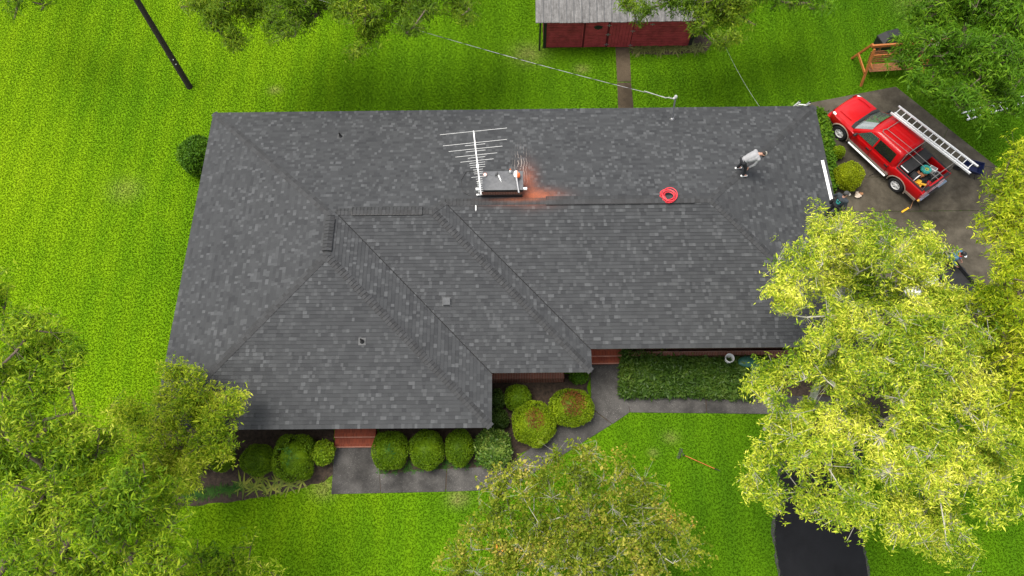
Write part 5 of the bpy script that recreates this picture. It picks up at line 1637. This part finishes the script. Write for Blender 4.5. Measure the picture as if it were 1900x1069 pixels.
for x_ in (.4, SWW - .4):
    b = MB(); b.beam((x_, .45, .72), (x_, 1.02, .74), .06, .04); b.tube([(x_, .5, .74), (x_, .77, 1.93)], .01, 5); b.tube([(x_, 1.0, .76), (x_, .77, 1.93)], .01, 5); b.build('armrest', M_CEDAR, o)
p = at(1648, 78, .5); o = empty('covered_grill', (p.x, p.y, 0), .3, 'black covered grill standing behind the wooden swing', 'grill')
b = MB(); b.add([(-.55, -.3, 0), (.55, -.3, 0), (.55, .3, 0), (-.55, .3, 0), (-.6, -.32, .85), (.6, -.32, .85), (.6, .32, .85), (-.6, .32, .85), (-.32, -.2, 1.12), (.32, -.2, 1.12), (.32, .22, 1.12), (-.32, .22, 1.12)],
  [(0, 1, 5, 4), (1, 2, 6, 5), (2, 3, 7, 6), (3, 0, 4, 7), (4, 5, 9, 8), (5, 6, 10, 9), (6, 7, 11, 10), (7, 4, 8, 11), (8, 9, 10, 11)]); b.build('cover', M_BLACK, o)
b = MB(); b.tube([(-.61, -.33, .8), (.61, -.33, .8), (.61, .33, .8), (-.61, .33, .8)], .02, 6, 0, True); b.build('cover_hem', M_RUBBER, o)
for (u, v, lb) in ((1731, 79, 'cream cushion glimpsed between the oak leaves, left one'), (1762, 76, 'tan cushion glimpsed between the oak leaves, right one')):
    p = at(u, v, .55); b = MB(); b.box(-.28, .28, -.26, .26, 0.42, .54, 0, Matrix.Translation((p.x, p.y, 0)) @ Matrix.Rotation(.4, 4, 'Z')); 
    for sx in (-.24, .24):
        for sy in (-.22, .22): b.box(sx - .03, sx + .03, sy - .03, sy + .03, 0, .418, 1, Matrix.Translation((p.x, p.y, 0)) @ Matrix.Rotation(.4, 4, 'Z'))
    finish(b.build('garden_stool', [M_PAPER if u == 1731 else M_CARD, M_CEDARD], None), lb.replace('cushion', 'cushioned stool'), 'stool', 'stools under the oak')

# ------------------------------------------------------------------ people
class Caps:
    """Tapered capsules and ellipsoids that are fused into one continuous skin."""
    def __init__(s): s.b = MB()

    def cap(s, p, q, r0, r1, n=14):
        p, q = Vector(p), Vector(q); d = (q - p); L = max(d.length, 1e-5); d.normalize()
        Q = d.to_track_quat('Z', 'Y').to_matrix().to_4x4(); Q.translation = p
        prof = [(r0 * math.sin(a), -r0 * math.cos(a)) for a in [PI / 2 * i / 4 for i in range(5)]]
        prof += [(r1 * math.cos(a), L + r1 * math.sin(a)) for a in [PI / 2 * i / 4 for i in range(5)]]
        prof[0] = (0.0, -r0); prof[-1] = (0.0, L + r1)
        s.b.lathe(prof, n, 0, Q); return s

    def chain(s, pts, rs):
        for i in range(len(pts) - 1): s.cap(pts[i], pts[i + 1], rs[i], rs[i + 1])
        return s

    def ell(s, c, r, M=None): s.b.blob(c, r, 16, 11, 0, M); return s

    def bake(s, name, mats, parent, vox=.009, smooth_it=2):
        o = s.b.build(name, mats, parent, True)
        md = o.modifiers.new('fuse', 'REMESH'); md.mode = 'VOXEL'; md.voxel_size = vox
        if smooth_it:
            m2 = o.modifiers.new('relax', 'SMOOTH'); m2.iterations = smooth_it; m2.factor = .5
        bpy.context.view_layer.update()
        me = bpy.data.meshes.new_from_object(o.evaluated_get(bpy.context.evaluated_depsgraph_get()))
        o.modifiers.clear(); o.data = me
        me.polygons.foreach_set('use_smooth', np.ones(len(me.polygons), dtype=bool))
        return o


def person(label, base, J, face, lft, mats, cap_m, extras=None):
    """J: joint positions in world space; face: gaze direction; lft: the body's left."""
    root = empty('person', base, 0, label, 'person')
    sk, sh, tr_, so_, hr = Caps(), Caps(), Caps(), Caps(), Caps()
    g = Vector(face).normalized(); up = (J['head'] - J['neck']).normalized()
    sd_ = up.cross(g).normalized(); g = sd_.cross(up).normalized()
    HM = Matrix((g, sd_, up)).transposed().to_4x4()
    h = J['head']
    P = lambda a, b2, c: h + g * a + sd_ * b2 + up * c
    # head with brow, nose, lips, chin, ears
    sk.ell(P(-.008, 0, .02), (.098, .077, .105), HM).ell(P(.025, 0, -.055), (.065, .056, .065), HM)
    sk.cap(P(.085, 0, .015), P(.108, 0, -.022), .010, .016); sk.cap(P(.085, -.022, -.058), P(.085, .022, -.058), .011, .011)
    sk.ell(P(.075, 0, -.095), (.022, .026, .020), HM)
    for k in (-1, 1): sk.ell(P(-.005, k * .078, -.01), (.018, .009, .030), HM); sk.cap(P(.082, k * .018, .028), P(.075, k * .048, .028), .012, .010)
    sk.cap(J['neck'], h - up * .05, .060, .055)
    sk.chain([J['hip'], J['waist'], J['chest'], J['neck']], [.125, .12, .135, .07])
    sk.cap(J['shL'], J['shR'], .065, .065)
    for s_ in 'LR':
        k = 1 if s_ == 'L' else -1
        S, E_, Wr = J['sh' + s_], J['el' + s_], J['wr' + s_]
        sk.chain([S, E_, Wr], [.052, .042, .029])
        # hand: palm, four unequal bent fingers, thumb off the side
        d = (Wr - E_).normalized()
        pn = J.get('palm' + s_, (Vector(lft) * -k)).copy(); pn = (pn - d * pn.dot(d)).normalized()
        w_ = d.cross(pn).normalized() * (k)
        pc = Wr + d * .055
        PM = Matrix((d, w_, pn)).transposed().to_4x4()
        sk.ell(pc, (.055, .042, .017), PM); sk.cap(Wr, pc, .027, .022)
        for i, (off, ln) in enumerate(((.030, .070), (.010, .080), (-.011, .074), (-.031, .058))):
            a = pc + d * .042 + w_ * off; m_ = a + d * ln * .52 + pn * .010; e_ = m_ + d * ln * .38 + pn * .026
            sk.cap(a, m_, .0100, .0092, 8); sk.cap(m_, e_, .0092, .0082, 8)
        t0 = Wr + d * .03 + w_ * .034; t1 = t0 + d * .032 + w_ * .026 + pn * .012; t2 = t1 + d * .028 + w_ * .004 + pn * .012
        sk.cap(t0, t1, .013, .011, 8); sk.cap(t1, t2, .011, .009, 8)
        sh.chain([S, E_, E_.lerp(Wr, .80)], [.070, .056, .045])
        Hh, K, A = J['hp' + s_], J['kn' + s_], J['an' + s_]
        sk.chain([Hh, K, A], [.080, .055, .040])
        tr_.chain([Hh, K, A.lerp(K, .06)], [.102, .072, .056])
        ft = J['ft' + s_]
        sk.cap(A - Vector((0, 0, .03)), A + (ft - A) * .7, .038, .032)
        fd = (ft - A); fd.z = 0; fd.normalize()
        heel = A - fd * .055; heel.z = J['gr' + s_] + .048; toe = A + fd * .17; toe.z = J['gr' + s_] + .040
        so_.chain([heel, heel.lerp(toe, .55), toe], [.045, .046, .036]); so_.cap(A - Vector((0, 0, .0)), heel.lerp(toe, .3), .046, .048)
    sh.chain([J['hip'].lerp(J['waist'], .25), J['waist'], J['chest']], [.150, .150, .165]); sh.cap(J['shL'], J['shR'], .085, .085)
    sh.cap(J['chest'], J['chest'].lerp(J['neck'], .7), .15, .085)
    for k in ('L', 'R'): sh.cap(J['waist'] + (J['sh' + k] - J['chest']) * .38, J['chest'] + (J['sh' + k] - J['chest']) * .55, .118, .125)
    for k in ('L', 'R'): tr_.cap(J['hip'], J['hp' + k], .130, .112)
    tr_.cap(J['hip'], J['hip'].lerp(J['waist'], .35), .142, .140)
    sk.bake('body', mats[0], root, .0075, 1)
    for k in (-1, 1):
        e_ = MB(); e_.blob(P(.088, k * .032, .010), .012, 10, 8); e_.build('eye', M_EYE, root, True)
    sh.bake('shirt', mats[1], root); tr_.bake('trousers', mats[2], root); 
    so_.bake('shoes', mats[3], root, .010)
    hr.ell(P(-.022, 0, .035), (.100, .084, .100), HM); hr.ell(P(-.055, 0, -.02), (.060, .072, .062), HM); hr.bake('hair', M_HAIR, root, .010)
    if cap_m is not None:
        c_ = MB()
        prof = [(.108, .045), (.108, .07), (.100, .10), (.078, .128), (.04, .142), (0, .146)]
        HT = HM.copy(); HT.translation = P(-.012, 0, -.005)
        c_.lathe(prof, 20, 0, HT @ Matrix.Diagonal((1.02, .86, 1, 1)))
        vis = []
        for i in range(9):
            a = -1.05 + 2.1 * i / 8
            vis += [HT @ Vector((.105 * math.cos(a), .093 * math.sin(a), .052)), HT @ Vector((.105 * math.cos(a) + .085 * math.cos(a) ** .5, .098 * math.sin(a), .036))]
        c_.add(vis, [(2 * i, 2 * i + 1, 2 * i + 3, 2 * i + 2) for i in range(8)], 1)
        c_.add([v_ - up * .008 for v_ in vis], [(2 * i, 2 * i + 2, 2 * i + 3, 2 * i + 1) for i in range(8)], 1)
        c_.build('cap', cap_m, root, True, smooth=True)
    if extras: extras(root, J)
    return root


def V(x, y, z): return Vector((x, y, z))


def up_(z): return Vector((0, 0, z))


# roofer bending over on the east hip
a1, a2 = at_roof(1367, 313), at_roof(1377.5, 327.5)
f = V(.985, .17, 0).normalized(); l = V(-f.y, f.x, 0)
mid = (a1 + a2) / 2; hz_ = max(a1.z, a2.z)
hip = V(mid.x, mid.y, hz_ + .88) - f * .10
J = dict(hip=hip, waist=hip + f * .17 + up_(.13), chest=hip + f * .40 + up_(.25), neck=hip + f * .58 + up_(.30), head=hip + f * .76 + up_(.27))
J['shL'] = hip + f * .50 + l * .19 + up_(.24); J['shR'] = hip + f * .50 - l * .19 + up_(.24)
for s_, A, k in (('L', a1, 1), ('R', a2, -1)):
    J['hp' + s_] = hip + l * .09 * k - up_(.03); J['an' + s_] = V(A.x, A.y, A.z + .10); J['gr' + s_] = A.z
    J['kn' + s_] = (J['hp' + s_] + J['an' + s_]) / 2 + f * .10
    J['ft' + s_] = J['an' + s_] + (f - up_(.28) + (l * -.1)) * .2
J['elR'] = J['shR'] - f * .10 - up_(.29) - l * .05; J['wrR'] = J['knR'] + f * .07 + up_(.10) - l * .03
J['elL'] = J['shL'] - f * .06 - up_(.30) + l * .04; J['wrL'] = J['knL'] + f * .09 + up_(.12)
J['palmR'] = -f + up_(-.4); J['palmL'] = -f + up_(-.4)
def knee_pads(root, J):
    b = MB(); c_ = J['hip']
    b.tube([c_ + f * .045 + up_(.03) + (l * math.cos(a) * .15 + (up_(1) * .75 - f * .6).normalized() * math.sin(a) * .13) for a in [2 * PI * i / 20 for i in range(20)]], .022, 6, 0, True)
    b.build('belt', M_BLACK, root, True)
person('roofer in grey shirt and black trousers bending over on the east hip of the roof', (mid.x, mid.y, hz_), J, f * .55 - up_(.85), l, [M_SKIN, M_GREYSHIRT, M_TROUS, M_WHITE], [M_CAPG, M_CAPD], knee_pads)

# worker in the dark printed shirt standing at the east eave
a1, a2 = at_roof(1531, 399), at_roof(1542, 404)
f = V(.80, .60, 0).normalized(); l = V(-f.y, f.x, 0)
mid = (a1 + a2) / 2; hz_ = max(a1.z, a2.z)
hip = V(mid.x, mid.y, hz_ + .93)
J = dict(hip=hip, waist=hip + f * .02 + up_(.14), chest=hip + f * .05 + up_(.36), neck=hip + f * .07 + up_(.53), head=hip + f * .11 + up_(.70))
J['shL'] = hip + f * .05 + l * .20 + up_(.47); J['shR'] = hip + f * .05 - l * .20 + up_(.47)
for s_, A, k in (('L', a1, 1), ('R', a2, -1)):
    J['hp' + s_] = hip + l * .09 * k - up_(.03); J['an' + s_] = V(A.x, A.y, A.z + .10); J['gr' + s_] = A.z
    J['kn' + s_] = (J['hp' + s_] + J['an' + s_]) / 2 + f * .06
    J['ft' + s_] = J['an' + s_] + (f - up_(.3)) * .2
J['elL'] = J['shL'] + l * .12 - up_(.26) + f * .03; J['wrL'] = J['elL'] + f * .20 - up_(.10) - l * .02
J['elR'] = J['shR'] - l * .10 - up_(.27) - f * .04; J['wrR'] = J['elR'] + f * .08 - up_(.24) - l * .03
gaze = (f * .8 - l * .7 - up_(.25))
def tools_belt(root, J):
    b = MB(); c_ = J['hip'] + up_(.06)
    b.tube([c_ + l * math.cos(a) * .175 + f * math.sin(a) * .155 for a in [2 * PI * i / 24 for i in range(24)]], .024, 6, 0, True); b.build('tool_belt', M_BLACK, root, True)
    for k, (u_, v_) in enumerate(((1.25, -.02), (-1.1, -.06))):
        p = c_ + l * .185 * u_ + f * v_ - up_(.10); b = MB()
        b.box(-.07, .07, -.06, .06, -.13, .10, 0, Matrix.Translation(p)); b.box(-.055, .055, -.045, .045, .10, .13, 0, Matrix.Translation(p))
        b.tube([p + up_(.08), p + up_(.22) + l * .02], .014, 6); b.build('pouch', M_BLACK, root, True)
    # teal printing across the back of the shirt
    bk = J['chest'] - f * .181
    for (x0, z0, x1, z1) in ((-.09, .06, -.02, .06), (.02, .05, .09, .05), (-.06, .05, -.06, -.05), (-.03, -.05, -.09, -.05), (.05, .04, .05, -.06), (.08, -.06, .03, -.02), (-.08, -.10, .08, -.10), (-.06, -.14, .06, -.14)):
        b = MB()
        pt2 = lambda x, z: bk + l * -x + up_(z) + f * (.02 * abs(x) * 9 * abs(x) * 3 - .012 + max(0, -z) * .10)
        b.tube([pt2(x0, z0), pt2((x0 + x1) / 2, (z0 + z1) / 2), pt2(x1, z1)], .011, 6); b.build('shirt_print', M_LETTER, root, True)
person('worker in dark teal printed shirt and tool belt standing at the roof edge', (mid.x, mid.y, hz_), J, gaze, l, [M_SKIN, M_NAVY, M_TROUS, M_BLACK], [M_CAPD, M_CAPG], tools_belt)

# worker in blue under the tree by the driveway
hd = at(1787, 470, 1.66)
f = V(.75, -.66, 0).normalized(); l = V(-f.y, f.x, 0)
hip = V(hd.x, hd.y, .028 + .93) - f * .22
J = dict(hip=hip, waist=hip + f * .05 + up_(.13), chest=hip + f * .13 + up_(.33), neck=hip + f * .20 + up_(.50), head=hip + f * .26 + up_(.66))
J['shL'] = hip + f * .16 + l * .20 + up_(.44); J['shR'] = hip + f * .16 - l * .20 + up_(.44)
for s_, k, st_ in (('L', 1, .12), ('R', -1, -.10)):
    A = hip + l * .10 * k + f * st_; A.z = .028
    J['hp' + s_] = hip + l * .09 * k - up_(.03); J['an' + s_] = V(A.x, A.y, A.z + .10); J['gr' + s_] = A.z
    J['kn' + s_] = (J['hp' + s_] + J['an' + s_]) / 2 + f * .05
    J['ft' + s_] = J['an' + s_] + (f - up_(.3)) * .2
    J['el' + s_] = J['sh' + s_] + l * .06 * k - up_(.27) + f * .04
    J['wr' + s_] = J['el' + s_] + f * .20 - up_(.13) - l * .05 * k
def scarf(root, J):
    b = MB(); c_ = J['neck'] + up_(.02)
    b.tube([c_ + l * math.cos(a) * .085 + f * math.sin(a) * .085 for a in [2 * PI * i / 16 for i in range(16)]], .024, 6, 0, True); b.build('collar', M_REDP, root, True)
person('worker in blue shirt and dark cap half hidden by leaves under the tree', (hip.x, hip.y, .028), J, f * .8 - up_(.5), l, [M_SKIN, M_BLUESHIRT, M_TROUS, M_BLACK], [M_BLACK, M_WHITE], scarf)
